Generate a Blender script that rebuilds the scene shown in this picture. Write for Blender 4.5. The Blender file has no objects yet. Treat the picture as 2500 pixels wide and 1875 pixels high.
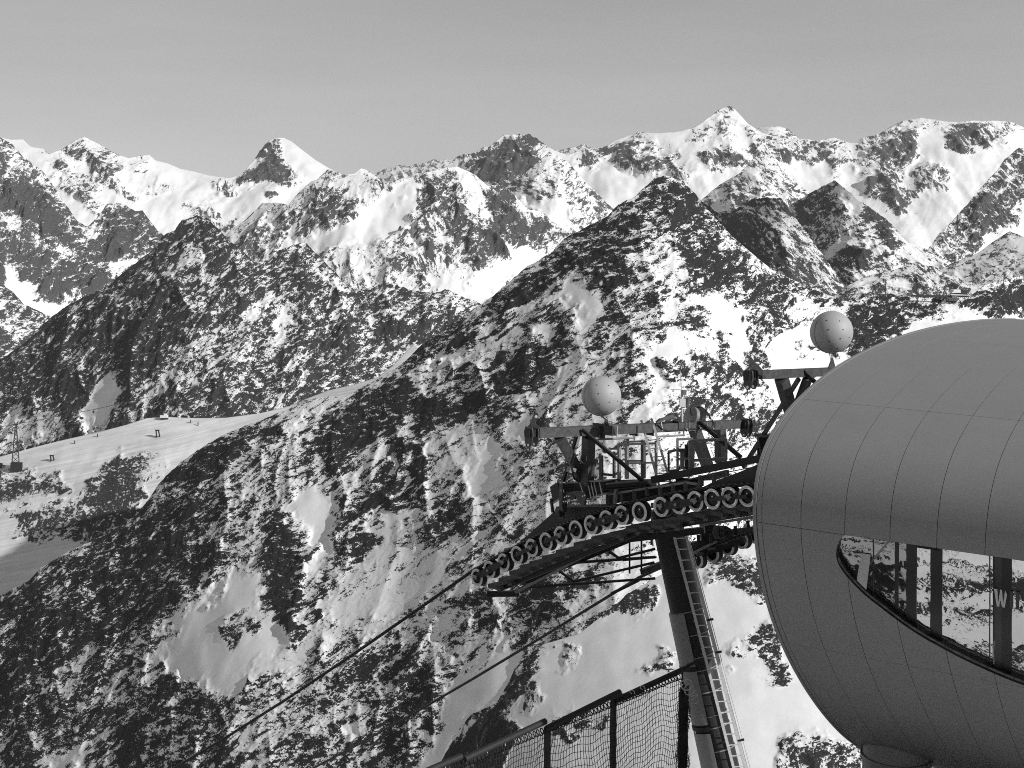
import bpy, bmesh, math, random
import numpy as np
from mathutils import Vector, Matrix, Euler
from mathutils.geometry import delaunay_2d_cdt

random.seed(7)
C = bpy.context.scene.collection
R = math.radians
scene = bpy.context.scene

# ------------------------------------------------------------------ camera, sky, sun, exposure
FPX = 3434.0                     # focal length in pixels of the 2500 wide photograph
PITCH = R(7.1)
cam_d = bpy.data.cameras.new('camera')
cam = bpy.data.objects.new('camera', cam_d)
C.objects.link(cam)
cam.location = (0, 0, 0)
cam.rotation_euler = (R(90) - PITCH, 0, 0)
cam_d.sensor_width = 36
cam_d.lens = 36 * FPX / 2500
cam_d.clip_start = 0.1
cam_d.clip_end = 200000
scene.camera = cam

SUN_DIR = Vector((0.78, -0.44, 0.46)).normalized()     # towards the sun
sun_el = math.asin(SUN_DIR.z)
sun_az = math.atan2(SUN_DIR.x, SUN_DIR.y)
world = bpy.data.worlds.new('World')
scene.world = world
world.use_nodes = True
wt = world.node_tree
for n in list(wt.nodes):
    wt.nodes.remove(n)
wo = wt.nodes.new('ShaderNodeOutputWorld')
bg = wt.nodes.new('ShaderNodeBackground')
sky = wt.nodes.new('ShaderNodeTexSky')
sky.sky_type = 'NISHITA'
sky.sun_disc = False
sky.sun_elevation = sun_el
sky.sun_rotation = sun_az
sky.altitude = 3000
sky.air_density = 1.0
sky.dust_density = 1.2
bw = wt.nodes.new('ShaderNodeRGBToBW')                 # the photograph is black and white
# thin high cloud veil
tc = wt.nodes.new('ShaderNodeTexCoord')
mp = wt.nodes.new('ShaderNodeMapping')
mp.inputs['Scale'].default_value = (1.2, 1.2, 9.0)
nz = wt.nodes.new('ShaderNodeTexNoise')
nz.inputs['Scale'].default_value = 2.2
nz.inputs['Detail'].default_value = 6
nz.inputs['Roughness'].default_value = 0.55
mr = wt.nodes.new('ShaderNodeMapRange')
mr.inputs['From Min'].default_value = 0.3
mr.inputs['From Max'].default_value = 0.7
mr.inputs['To Min'].default_value = 0.93
mr.inputs['To Max'].default_value = 1.07
mu = wt.nodes.new('ShaderNodeMath'); mu.operation = 'MULTIPLY'
gm = wt.nodes.new('ShaderNodeMath'); gm.operation = 'POWER'; gm.inputs[1].default_value = 0.6   # tone curve that flattens the sky's brightness gradient
wt.links.new(sky.outputs[0], bw.inputs[0])
wt.links.new(bw.outputs[0], gm.inputs[0])
wt.links.new(tc.outputs['Generated'], mp.inputs[0])
wt.links.new(mp.outputs[0], nz.inputs['Vector'])
wt.links.new(nz.outputs['Fac'], mr.inputs['Value'])
wt.links.new(gm.outputs[0], mu.inputs[0])
wt.links.new(mr.outputs[0], mu.inputs[1])
wt.links.new(mu.outputs[0], bg.inputs['Color'])
bg.inputs['Strength'].default_value = 0.164
wt.links.new(bg.outputs[0], wo.inputs[0])

sun_d = bpy.data.lights.new('sun', 'SUN')
sun_d.energy = 3.8
sun_d.angle = R(0.5)
sun_d.color = (1, 1, 1)
sun_o = bpy.data.objects.new('sun', sun_d)
C.objects.link(sun_o)
sun_o.rotation_euler = SUN_DIR.to_track_quat('Z', 'Y').to_euler()

scene.view_settings.view_transform = 'Standard'
scene.view_settings.look = 'None'
scene.view_settings.gamma = 1
scene.view_settings.use_curve_mapping = False
scene.view_settings.exposure = 0.15
scene.cycles.max_bounces = 6
scene.cycles.diffuse_bounces = 3
scene.cycles.glossy_bounces = 4
scene.cycles.volume_bounces = 0
scene.cycles.volume_max_steps = 64
scene.cycles.filter_width = 1.0
scene.cycles.use_denoising = False        # keep the fine rock detail; the remaining grain reads as film grain

# ------------------------------------------------------------------ helpers
CP, SP = math.cos(PITCH), math.sin(PITCH)
def ray(u, v):
    """slope of the sight line through photo pixel (u, v): x/y and z/y"""
    a = (u - 1250.0); b = -(v - 937.5)
    y = FPX * CP + b * SP
    z = -FPX * SP + b * CP
    return a / y, z / y
def P(u, v, d):
    kx, kz = ray(u, v)
    return Vector((kx * d, d, kz * d))
def on_plane(u, v, p0, n):
    kx, kz = ray(u, v)
    dr = Vector((kx, 1, kz))
    t = (p0.dot(n)) / dr.dot(n)
    return dr * t
def proj(x, y, z):
    """numpy: world to photo pixels"""
    cz = y * CP - z * SP
    cy = y * SP + z * CP
    return 1250 + FPX * x / cz, 937.5 - FPX * cy / cz

def tag(o, label=None, cat=None, group=None, kind=None):
    if label: o['label'] = label
    if cat: o['category'] = cat
    if group: o['group'] = group
    if kind: o['kind'] = kind
    return o
def link(o, parent=None):
    C.objects.link(o)
    if parent is not None:
        o.parent = parent
    return o
def empty(name, loc=(0, 0, 0), parent=None):
    o = bpy.data.objects.new(name, None)
    o.location = loc
    o.empty_display_size = 0.3
    return link(o, parent)

# node material helper
def mat(name, base=0.5, rough=0.6, metal=0.0, var=0.25, scale=6.0, bump=0.0, bscale=40.0, spec=0.5, stretch=(1, 1, 1), detail=5):
    m = bpy.data.materials.new(name)
    m.use_nodes = True
    t = m.node_tree
    b = t.nodes['Principled BSDF']
    b.inputs['Roughness'].default_value = rough
    b.inputs['Metallic'].default_value = metal
    b.inputs['Specular IOR Level'].default_value = spec
    co = t.nodes.new('ShaderNodeTexCoord')
    ma = t.nodes.new('ShaderNodeMapping')
    ma.inputs['Scale'].default_value = stretch
    t.links.new(co.outputs['Object'], ma.inputs[0])
    n = t.nodes.new('ShaderNodeTexNoise')
    n.inputs['Scale'].default_value = scale
    n.inputs['Detail'].default_value = detail
    n.inputs['Roughness'].default_value = 0.65
    t.links.new(ma.outputs[0], n.inputs['Vector'])
    r = t.nodes.new('ShaderNodeMapRange')
    r.inputs['From Min'].default_value = 0.25
    r.inputs['From Max'].default_value = 0.75
    r.inputs['To Min'].default_value = max(0.0, base * (1 - var))
    r.inputs['To Max'].default_value = base * (1 + var)
    t.links.new(n.outputs['Fac'], r.inputs['Value'])
    t.links.new(r.outputs[0], b.inputs['Base Color'])
    r2 = t.nodes.new('ShaderNodeMapRange')
    r2.inputs['To Min'].default_value = max(0.02, rough - 0.12)
    r2.inputs['To Max'].default_value = min(1, rough + 0.12)
    t.links.new(n.outputs['Fac'], r2.inputs['Value'])
    t.links.new(r2.outputs[0], b.inputs['Roughness'])
    if bump:
        n2 = t.nodes.new('ShaderNodeTexNoise')
        n2.inputs['Scale'].default_value = bscale
        n2.inputs['Detail'].default_value = 4
        t.links.new(ma.outputs[0], n2.inputs['Vector'])
        bp = t.nodes.new('ShaderNodeBump')
        bp.inputs['Strength'].default_value = bump
        bp.inputs['Distance'].default_value = 0.02
        t.links.new(n2.outputs['Fac'], bp.inputs['Height'])
        t.links.new(bp.outputs[0], b.inputs['Normal'])
    return m

# ------------------------------------------------------------------ noise
_rng = np.random.RandomState(11)
_perm = _rng.permutation(4096).astype(np.int32)
_g = _rng.normal(size=(4096, 3)); _g /= np.linalg.norm(_g, axis=1)[:, None]
_g = _g.astype(np.float32)
def perlin(x, y, z):
    x = x.astype(np.float32); y = y.astype(np.float32); z = z.astype(np.float32)
    xi = np.floor(x).astype(np.int32); yi = np.floor(y).astype(np.int32); zi = np.floor(z).astype(np.int32)
    xf = x - xi; yf = y - yi; zf = z - zi
    u = xf * xf * xf * (xf * (xf * 6 - 15) + 10)
    v = yf * yf * yf * (yf * (yf * 6 - 15) + 10)
    w = zf * zf * zf * (zf * (zf * 6 - 15) + 10)
    out = 0
    for dx in (0, 1):
        px = _perm[(xi + dx) & 4095]
        wx = u if dx else 1 - u
        for dy in (0, 1):
            py = _perm[(px + yi + dy) & 4095]
            wy = v if dy else 1 - v
            for dz in (0, 1):
                g = _g[_perm[(py + zi + dz) & 4095]]
                wz = w if dz else 1 - w
                out = out + wx * wy * wz * (g[..., 0] * (xf - dx) + g[..., 1] * (yf - dy) + g[..., 2] * (zf - dz))
    return out * 1.6
def fbm(x, y, z, octs, gain=0.5, ridged=False, off=0.0):
    s = 0; a = 1.0; tot = 0; prev = 1.0
    for i in range(octs):
        n = perlin(x + off + i * 17.3, y - off + i * 5.1, z + i * 9.7)
        if ridged:
            n = 1 - 2 * np.abs(n)
            n = n * np.abs(n)
            s = s + a * n * prev
            prev = np.clip(0.6 + 0.6 * n, 0.15, 1)
        else:
            s = s + a * n
        tot += a; a *= gain
        x = x * 2.03; y = y * 2.03; z = z * 2.03
    return s / tot

# ------------------------------------------------------------------ rock density painted from polygons
GX0, GX1, GY0, GY1, GS = -700, 3200, 200, 1980, 5.0
GW = int((GX1 - GX0) / GS); GH = int((GY1 - GY0) / GS)
_gx, _gy = np.meshgrid(GX0 + (np.arange(GW) + .5) * GS, GY0 + (np.arange(GH) + .5) * GS)
def inside(px, py, poly):
    c = np.zeros(px.shape, bool)
    n = len(poly); j = n - 1
    for i in range(n):
        xi, yi = poly[i]; xj, yj = poly[j]
        if yi != yj:
            c ^= ((yi > py) != (yj > py)) & (px < (xj - xi) * (py - yi) / (yj - yi) + xi)
        j = i
    return c
def blur(a, k):
    for _ in range(2):
        p = np.pad(a, ((k, k), (k, k)), mode='edge')
        c = np.cumsum(p, axis=0); c = np.vstack([np.zeros((1, c.shape[1])), c])
        a2 = (c[2 * k + 1:] - c[:-(2 * k + 1)]) / (2 * k + 1)
        c = np.cumsum(a2, axis=1); c = np.hstack([np.zeros((c.shape[0], 1)), c])
        a = (c[:, 2 * k + 1:] - c[:, :-(2 * k + 1)]) / (2 * k + 1)
    return a
def density_map(base, polys, k=2):
    a = np.full((GH, GW), float(base))
    for d, pts in polys:
        a[inside(_gx, _gy, pts)] = d
    return blur(a, k)
def sample(a, u, v):
    x = np.clip((u - GX0) / GS - .5, 0, GW - 1.001); y = np.clip((v - GY0) / GS - .5, 0, GH - 1.001)
    xi = x.astype(int); yi = y.astype(int); fx = x - xi; fy = y - yi
    return (a[yi, xi] * (1 - fx) * (1 - fy) + a[yi, xi + 1] * fx * (1 - fy) + a[yi + 1, xi] * (1 - fx) * fy + a[yi + 1, xi + 1] * fx * fy)

def snow_rock(name, px, strata=25.0, stretch=3.0, rock=0.07, snow=0.86, fine=7.0, tracks=0.0, grain=None):
    """px: metres per photo pixel on this mountain"""
    m = bpy.data.materials.new(name); m.use_nodes = True
    t = m.node_tree; N = t.nodes; L = t.links
    b = N['Principled BSDF']
    b.inputs['Specular IOR Level'].default_value = 0.25
    at = N.new('ShaderNodeAttribute'); at.attribute_name = 'rock'
    g = N.new('ShaderNodeNewGeometry')
    rot = N.new('ShaderNodeMapping'); rot.vector_type = 'POINT'
    rot.inputs['Rotation'].default_value = (0, R(strata), 0)
    L.new(g.outputs['Position'], rot.inputs[0])
    sc = N.new('ShaderNodeMapping')
    s = 1.0 / (fine * px)
    sc.inputs['Scale'].default_value = (s / stretch, s / stretch, s)
    L.new(rot.outputs[0], sc.inputs[0])
    def tex(sock, scale, detail, rough, dist=0.0):
        q = N.new('ShaderNodeTexNoise'); q.inputs['Scale'].default_value = scale; q.inputs['Detail'].default_value = detail
        q.inputs['Roughness'].default_value = rough; q.inputs['Distortion'].default_value = dist
        L.new(sock, q.inputs['Vector']); return q
    n1 = tex(sc.outputs[0], 0.55, 9, 0.72, 0.6)
    # a second grain running down the fall line
    rotb = N.new('ShaderNodeMapping'); rotb.inputs['Rotation'].default_value = (0, R(strata + 62 if grain is None else grain), 0)
    L.new(g.outputs['Position'], rotb.inputs[0])
    scb = N.new('ShaderNodeMapping'); scb.inputs['Scale'].default_value = (s / (stretch * 1.3), s / (stretch * 1.3), s)
    L.new(rotb.outputs[0], scb.inputs[0])
    n3 = tex(scb.outputs[0], 0.5, 8, 0.68, 0.5)
    sc2 = N.new('ShaderNodeMapping')
    s2 = 1.0 / (fine * px)
    sc2.inputs['Scale'].default_value = (s2, s2, s2)
    L.new(g.outputs['Position'], sc2.inputs[0])
    n2 = tex(sc2.outputs[0], 1.7, 6, 0.72)
    pick = tex(sc2.outputs[0], 0.05, 2, 0.5)
    def math_(op, a, b_, c=None):
        q = N.new('ShaderNodeMath'); q.operation = op
        for i, w in enumerate((a, b_, c)):
            if w is None: continue
            if isinstance(w, (int, float)): q.inputs[i].default_value = w
            else: L.new(w, q.inputs[i])
        return q.outputs[0]
    pk = N.new('ShaderNodeMapRange'); pk.inputs['From Min'].default_value = .44; pk.inputs['From Max'].default_value = .60
    L.new(pick.outputs['Fac'], pk.inputs['Value'])
    gr = N.new('ShaderNodeMix'); gr.data_type = 'FLOAT'
    L.new(pk.outputs[0], gr.inputs[0]); L.new(n1.outputs['Fac'], gr.inputs[2]); L.new(n3.outputs['Fac'], gr.inputs[3])
    comb = math_('ADD', math_('MULTIPLY', gr.outputs[0], 0.64), math_('MULTIPLY', n2.outputs['Fac'], 0.36))
    comb = math_('MULTIPLY', math_('SUBTRACT', comb, 0.5), 6.2)
    val = math_('ADD', comb, at.outputs['Fac'])
    mk = N.new('ShaderNodeMapRange'); mk.interpolation_type = 'SMOOTHSTEP'
    mk.inputs['From Min'].default_value = -0.06; mk.inputs['From Max'].default_value = 0.06
    L.new(val, mk.inputs['Value'])
    rc = N.new('ShaderNodeMapRange')
    rc.inputs['From Min'].default_value = 0.3; rc.inputs['From Max'].default_value = 0.7
    rc.inputs['To Min'].default_value = rock * 0.45; rc.inputs['To Max'].default_value = rock * 1.5
    L.new(n2.outputs['Fac'], rc.inputs['Value'])
    sn = N.new('ShaderNodeTexNoise'); sn.inputs['Scale'].default_value = 0.12; sn.inputs['Detail'].default_value = 4
    L.new(sc2.outputs[0], sn.inputs['Vector'])
    scn = N.new('ShaderNodeMapRange'); scn.inputs['From Min'].default_value = 0.3; scn.inputs['From Max'].default_value = 0.7
    scn.inputs['To Min'].default_value = snow * 0.93; scn.inputs['To Max'].default_value = min(0.93, snow * 1.05)
    L.new(sn.outputs['Fac'], scn.inputs['Value'])
    snow_out = scn.outputs[0]
    if tracks:
        rt = N.new('ShaderNodeMapping'); rt.inputs['Rotation'].default_value = (0, R(13), 0)
        L.new(g.outputs['Position'], rt.inputs[0])
        st_ = N.new('ShaderNodeMapping'); st_.inputs['Scale'].default_value = (s / 60, s / 60, s / 1.6)
        L.new(rt.outputs[0], st_.inputs[0])
        tk = tex(st_.outputs[0], 1.0, 7, 0.75, 0.4)
        tr_ = N.new('ShaderNodeMapRange'); tr_.inputs['From Min'].default_value = .35; tr_.inputs['From Max'].default_value = .65
        tr_.inputs['To Min'].default_value = 1 - tracks; tr_.inputs['To Max'].default_value = 1 + tracks * .6
        L.new(tk.outputs['Fac'], tr_.inputs['Value'])
        snow_out = math_('MULTIPLY', snow_out, tr_.outputs[0])
    mx = N.new('ShaderNodeMix'); mx.data_type = 'FLOAT'
    L.new(mk.outputs[0], mx.inputs[0]); L.new(snow_out, mx.inputs[2]); L.new(rc.outputs[0], mx.inputs[3])
    L.new(mx.outputs[0], b.inputs['Base Color'])
    b.inputs['Roughness'].default_value = 0.75
    # relief: rock is rough, snow lies thick and smooth over it
    hgt = math_('ADD', math_('MULTIPLY', math_('MULTIPLY', val, mk.outputs[0]), 0.8), math_('MULTIPLY', sn.outputs['Fac'], 0.25))
    bp = N.new('ShaderNodeBump'); bp.inputs['Strength'].default_value = 0.8; bp.inputs['Distance'].default_value = fine * px * 0.5
    L.new(hgt, bp.inputs['Height']); L.new(bp.outputs[0], b.inputs['Normal'])
    return m

def columns(step, u0=-20, u1=2520, wide=True):
    fine = np.arange(u0, u1 + step, step)
    if not wide: return fine
    left = u0 - np.cumsum(np.linspace(step, 40, 34))[::-1]
    right = fine[-1] + np.cumsum(np.linspace(step, 40, 34))
    return np.concatenate([left, fine, right])

def mountain(name, sil, vbot, depth, alpha, dens, relief, px, m, step=2.2, rstep=2.6, wave=90, urange=None,
             strata=25, rough=1.0, back=True, seed=0.0, mid_amp=0.35, rib=65.0):
    """A mountain flank: sil = [(u,v)] its skyline, depth = [(u, metres)], alpha = [(u, slope)].
    relief in photo pixels at the ridge distance, wave = longest wavelength in photo pixels."""
    if urange: cols = columns(step, urange[0], urange[1], False)
    else: cols = columns(step)
    su = np.array([p[0] for p in sil], float); sv = np.array([p[1] for p in sil], float)
    vr = np.interp(cols, su, sv)
    D = np.interp(cols, [p[0] for p in depth], [p[1] for p in depth])
    # soften depth kinks
    def soft(a_, w):
        w = int(min(w, len(a_) // 3) // 2)
        for _ in range(2):
            a_ = np.convolve(np.pad(a_, w, mode='edge'), np.ones(2 * w + 1) / (2 * w + 1), 'valid')
        return a_
    D = soft(D, 240)
    al = np.interp(cols, [p[0] for p in alpha], [p[1] for p in alpha])
    # broken crest: teeth and notches where the ridge is rock
    dr0 = sample(dens, cols, vr + 14)
    zc = cols * 0
    vr = vr + (fbm(cols / 34, zc, zc + seed, 4, .62, ridged=True) * -5.5 + 1.5) * np.clip(dr0 * 1.3 - .15, 0.05, 1)
    vb = np.interp(cols, [p[0] for p in vbot], [p[1] for p in vbot])
    vb = np.maximum(vb, vr + 30)
    nr = int((vb - vr).max() / rstep) + 2
    tt = np.linspace(0, 1, nr)
    V = vr[None, :] + (vb - vr)[None, :] * tt[:, None]
    U = np.repeat(cols[None, :], nr, 0)
    a = U - 1250; bb = -(V - 937.5)
    yy = FPX * CP + bb * SP
    KX = a / yy; KZ = (-FPX * SP + bb * CP) / yy
    kr = soft(KZ[0], 110)              # the flank follows the skyline only broadly
    zr = kr * D
    Y = (D * al - zr)[None, :] / (al[None, :] - KZ)
    Y = np.maximum(Y, 50)
    X = KX * Y; Z = KZ * Y
    # back of the mountain, falling away from us
    if back:
        nb = 14
        sB = np.linspace(1, 0, nb, endpoint=False)[:, None] ** 1.5
        drop = sB * 0.13 * D[None, :]
        XB = X[0][None, :] * (1 + drop / D[None, :]); YB = Y[0][None, :] + drop; ZB = Z[0][None, :] - drop * 0.75
        X = np.vstack([XB, X]); Y = np.vstack([YB, Y]); Z = np.vstack([ZB, Z])
        U = np.vstack([np.repeat(U[:1], nb, 0), U]); V = np.vstack([np.repeat(V[:1], nb, 0), V])
        ridge_t = np.concatenate([np.zeros(nb), tt * (V[-1] - V[nb]).max()])
    else:
        nb = 0
        ridge_t = tt * (V[-1] - V[0]).max()
    M = px * wave                      # longest wavelength in metres
    wob = 28
    du = fbm(X / (px * 70), Y / (px * 70), Z / (px * 70), 4, off=seed + 3.3) * wob * 2
    dv = fbm(X / (px * 70), Y / (px * 70), Z / (px * 70), 4, off=seed + 8.1) * wob * 2
    d = sample(dens, U + du, V + dv)
    # domain: rotate so that ribs run down the face and strata cross it
    st = R(strata)
    xs = X * math.cos(st) + Z * math.sin(st); zs = -X * math.sin(st) + Z * math.cos(st)
    big = fbm(X / M, Y / (M * 2.2), Z / (M * 2.2), 3, 0.5, ridged=True, off=seed)
    med = fbm(xs / (M * .30), Y / (M * .3), zs / (M * .16), 4, 0.55, ridged=True, off=seed + 40)
    # ribs and couloirs: long in the fall direction, narrow across
    ca, sa = math.cos(math.radians(rib)), math.sin(math.radians(rib))
    XI = U * px; ZI = -V * px                 # along and down the flank
    al_ = XI * ca + ZI * sa; ac = -XI * sa + ZI * ca
    ac = ac + px * 16 * fbm(X / (px * 120), Y / (px * 200), Z / (px * 120), 3, off=seed + 33)
    ribs = fbm(ac / (px * 42), Y / (px * 900), al_ / (px * 260), 5, 0.58, ridged=True, off=seed + 55)
    fin = fbm(xs / (px * 9 * 1.6), Y / (px * 9), zs / (px * 9 * .7), 2, 0.6, off=seed + 70)
    ra = np.clip(ridge_t / 60.0, 0.12, 1)[:, None]
    amp = relief * px
    rr = np.clip(d, 0.0, 1)
    soft_big = fbm(X / M, Y / (M * 2.2), Z / (M * 2.2), 3, 0.4, off=seed + 5)
    rs = np.clip((d - 0.05) / 0.4, 0, 1)
    disp = amp * ((big * rs + soft_big * 0.8 * (1 - rs)) * ra + (med * .55 + ribs * .95) * mid_amp * (0.03 + 1.15 * rr) * np.maximum(ra, 0.55)) + px * 2.2 * rough * fin * (0.05 + rr)
    # move out along the flank's own normal
    nrm = np.stack([np.zeros_like(X), -np.repeat(al[None, :], X.shape[0], 0), np.ones_like(X)], -1)
    nrm /= np.linalg.norm(nrm, axis=-1, keepdims=True)
    X = X + disp * 0; Y = Y + nrm[..., 1] * disp; Z = Z + nrm[..., 2] * disp
    Z = np.maximum(Z, -1010)
    # steepness
    Pn = np.stack([X, Y, Z], -1)
    gu = np.gradient(Pn, axis=1); gv = np.gradient(Pn, axis=0)
    n = np.cross(gv, gu); n /= (np.linalg.norm(n, axis=-1, keepdims=True) + 1e-9)
    n *= np.sign(n[..., 2:3] + 1e-9)
    steep = 1 - np.abs(n[..., 2])
    # smooth a little, then rank
    ord_ = np.argsort(steep.ravel()); q = np.empty(ord_.size); q[ord_] = np.linspace(0, 1, ord_.size); q = q.reshape(steep.shape)
    u2, v2 = proj(X, Y, Z)
    d2 = sample(dens, u2 + du, v2 + dv)
    patch = .6 * fbm(xs / (px * 60), Y / (px * 60), zs / (px * 24), 5, 0.62, off=seed + 90) + .75 * fbm(ac / (px * 30), Y / (px * 900), al_ / (px * 150), 5, 0.62, off=seed + 120)
    A = (d2 * 0.93 - 0.5) * 1.12 + (q - 0.5) * 0.50 + patch * 0.60 + ribs * 0.22 - med * 0.05
    # keep clean snowfields clean
    A = np.where(d2 < 0.2, A - 0.8 * (0.2 - d2) / 0.2, A)
    A = np.where(d2 > 0.88, A + 0.12 * (d2 - 0.88) / 0.1, A)
    nrw, nc = X.shape
    me = bpy.data.meshes.new(name)
    me.vertices.add(nrw * nc)
    me.vertices.foreach_set('co', np.stack([X, Y, Z], -1).astype(np.float32).ravel())
    idx = np.arange(nrw * nc).reshape(nrw, nc)
    f = np.stack([idx[:-1, :-1], idx[1:, :-1], idx[1:, 1:], idx[:-1, 1:]], -1).reshape(-1, 4)
    me.loops.add(f.size); me.polygons.add(len(f))
    me.loops.foreach_set('vertex_index', f.ravel().astype(np.int32))
    me.polygons.foreach_set('loop_start', (np.arange(len(f)) * 4).astype(np.int32))
    me.polygons.foreach_set('use_smooth', np.ones(len(f), bool))
    me.update(calc_edges=True)
    atr = me.attributes.new('rock', 'FLOAT', 'POINT')
    atr.data.foreach_set('value', A.astype(np.float32).ravel())
    me.materials.append(m)
    o = bpy.data.objects.new(name, me)
    link(o)
    tag(o, kind='structure')
    return o
# ------------------------------------------------------------------ the mountains
SIL_A = [(-700,330),(-300,345),(-100,350),(0,335),(25,341),(55,340),(74,358),(104,363),(120,377),(158,362),(190,340),(206,334),(240,352),(278,374),(313,387),(342,381),(364,379),(380,392),(411,400),(437,411),(475,419),(506,428),(557,436),(592,425),(619,392),(647,357),(666,340),(692,337),(711,346),(739,368),(771,392),(802,411),(834,427),(866,425),(882,412),(901,419),(916,430),(932,446),(1000,450),(1080,420),(1100,398),(1122,381),(1154,376),(1179,360),(1192,363),(1211,344),(1233,329),(1258,332),(1268,328),(1280,335),(1290,330),(1313,345),(1351,367),(1383,380),(1440,361),(1471,364),(1503,343),(1544,329),(1566,322),(1598,327),(1645,323),(1693,313),(1725,291),(1763,263),(1772,264),(1782,259),(1800,275),(1829,305),(1860,325),(1899,338),(1949,342),(1996,346),(2034,336),(2072,348),(2091,350),(2100,339),(2145,329),(2173,312),(2205,297),(2243,289),(2300,296),(2344,299),(2370,295),(2401,297),(2433,295),(2474,301),(2500,313),(2600,340),(2800,330),(3200,360)]
SIL_Z = [(850,470),(916,425),(948,411),(972,403),(1000,408),(1011,403),(1040,397),(1059,390),(1075,393),(1090,390),(1110,396),(1200,430),(1330,375),(1345,367),(1370,366),(1400,360),(1425,352),(1440,360),(1480,380),(1500,420)]
SIL_Y = [(1840,340),(1852,312),(1899,309),(1921,313),(1935,325),(1949,338),(1975,350)]
SIL_M1 = [(-700,300),(-200,320),(-60,325),(0,338),(28,352),(57,385),(104,420),(127,450),(152,488),(190,545),(215,556),(240,530),(262,500),(300,500),(330,520),(350,520),(380,560),(430,600),(480,640),(560,700)]
SIL_M2 = [(500,640),(540,590),(560,565),(600,537),(641,496),(679,496),(704,502),(727,474),(755,449),(774,439),(802,415),(831,427),(866,428),(900,432),(935,449),(980,439),(1027,427),(1068,414),(1113,406),(1138,417),(1163,430),(1189,455),(1217,455),(1249,471),(1269,490),(1288,513),(1323,519),(1345,541),(1376,563),(1390,573),(1450,620)]
SIL_M3 = [(1180,500),(1230,462),(1250,446),(1282,424),(1313,395),(1342,372),(1386,395),(1421,437),(1456,471),(1484,500),(1500,513),(1560,560)]
SIL_M4 = [(1640,560),(1700,500),(1718,484),(1756,452),(1804,427),(1820,410),(1845,383),(1870,385),(1895,389),(1920,421),(1949,452),(1977,471),(2000,490),(2060,560)]
SIL_M5 = [(1880,560),(1927,503),(1958,484),(2002,459),(2036,441),(2069,465),(2094,487),(2148,528),(2180,554),(2211,589),(2259,608),(2306,636),(2322,642),(2400,690)]
SIL_M6 = [(1640,500),(1690,488),(1709,490),(1756,522),(1785,520),(1815,500),(1835,488),(1867,484),(1908,486),(1927,513),(1958,554),(1990,598),(2022,642),(2053,683),(2075,734),(2110,790)]
SIL_M7 = [(2230,650),(2275,598),(2294,570),(2322,544),(2363,500),(2395,459),(2433,418),(2452,392),(2484,364),(2500,361),(2540,340),(2700,320),(3200,300)]
SIL_M8 = [(2260,680),(2319,645),(2385,620),(2427,589),(2465,566),(2500,579),(2600,560),(2900,520),(3200,500)]
SIL_M9 = [(2020,740),(2069,699),(2116,674),(2180,661),(2227,642),(2275,652),(2306,668),(2354,687),(2385,695),(2410,680),(2433,661),(2500,630),(2700,560),(3200,480)]
SIL_L3B = [(-700,600),(-200,620),(0,692),(32,714),(57,743),(79,752),(104,765),(127,778),(200,830)]
SIL_L3 = [(-700,1100),(-200,950),(0,880),(60,840),(104,794),(127,775),(190,734),(263,702),(285,680),(332,645),(380,607),(396,578),(427,563),(443,540),(481,528),(503,531),(532,560),(563,591),(592,613),(620,642),(645,640),(657,635),(682,613),(727,596),(746,594),(771,620),(796,645),(822,670),(853,705),(885,708),(916,696),(958,696),(1011,711),(1059,718),(1094,708),(1122,724),(1163,737),(1250,800),(1400,900)]
SIL_S = [(-700,1250),(-200,1160),(0,1115),(83,1092),(165,1072),(248,1053),(309,1037),(358,1021),(402,1018),(474,1021),(551,1020),(634,1009),(705,992),(798,954),(860,940),(925,920),(958,893),(1010,840),(1060,880)]
SIL_L5 = [(-700,1700),(-200,1520),(0,1455),(71,1420),(99,1388),(163,1349),(220,1324),(262,1303),(330,1260),(370,1210),(386,1185),(441,1130),(496,1091),(557,1058),(612,1036),(655,1020),(705,1000),(760,976),(804,968),(842,970),(931,922),(986,887),(1030,843),(1085,805),(1151,761),(1206,722),(1250,684),(1288,652),(1345,620),(1377,585),(1430,557),(1484,528),(1509,503),(1554,478),(1576,456),(1598,437),(1623,430),(1655,440),(1684,459),(1706,487),(1725,510),(1756,544),(1788,579),(1835,620),(1883,658),(1924,680),(1990,709),(2022,722),(2075,737),(2094,737),(2116,722),(2126,717),(2164,718),(2243,728),(2306,728),(2370,725),(2401,699),(2449,684),(2496,674),(2600,680),(2800,800),(3200,1000)]
SIL_N = [(900,2050),(1060,1890),(1110,1800),(1150,1745),(1214,1715),(1245,1660),(1257,1633),(1290,1600),(1330,1572),(1413,1548),(1480,1495),(1540,1445),(1620,1400),(1700,1360),(1800,1330),(1900,1320),(2100,1300),(2500,1290),(3200,1290)]

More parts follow.
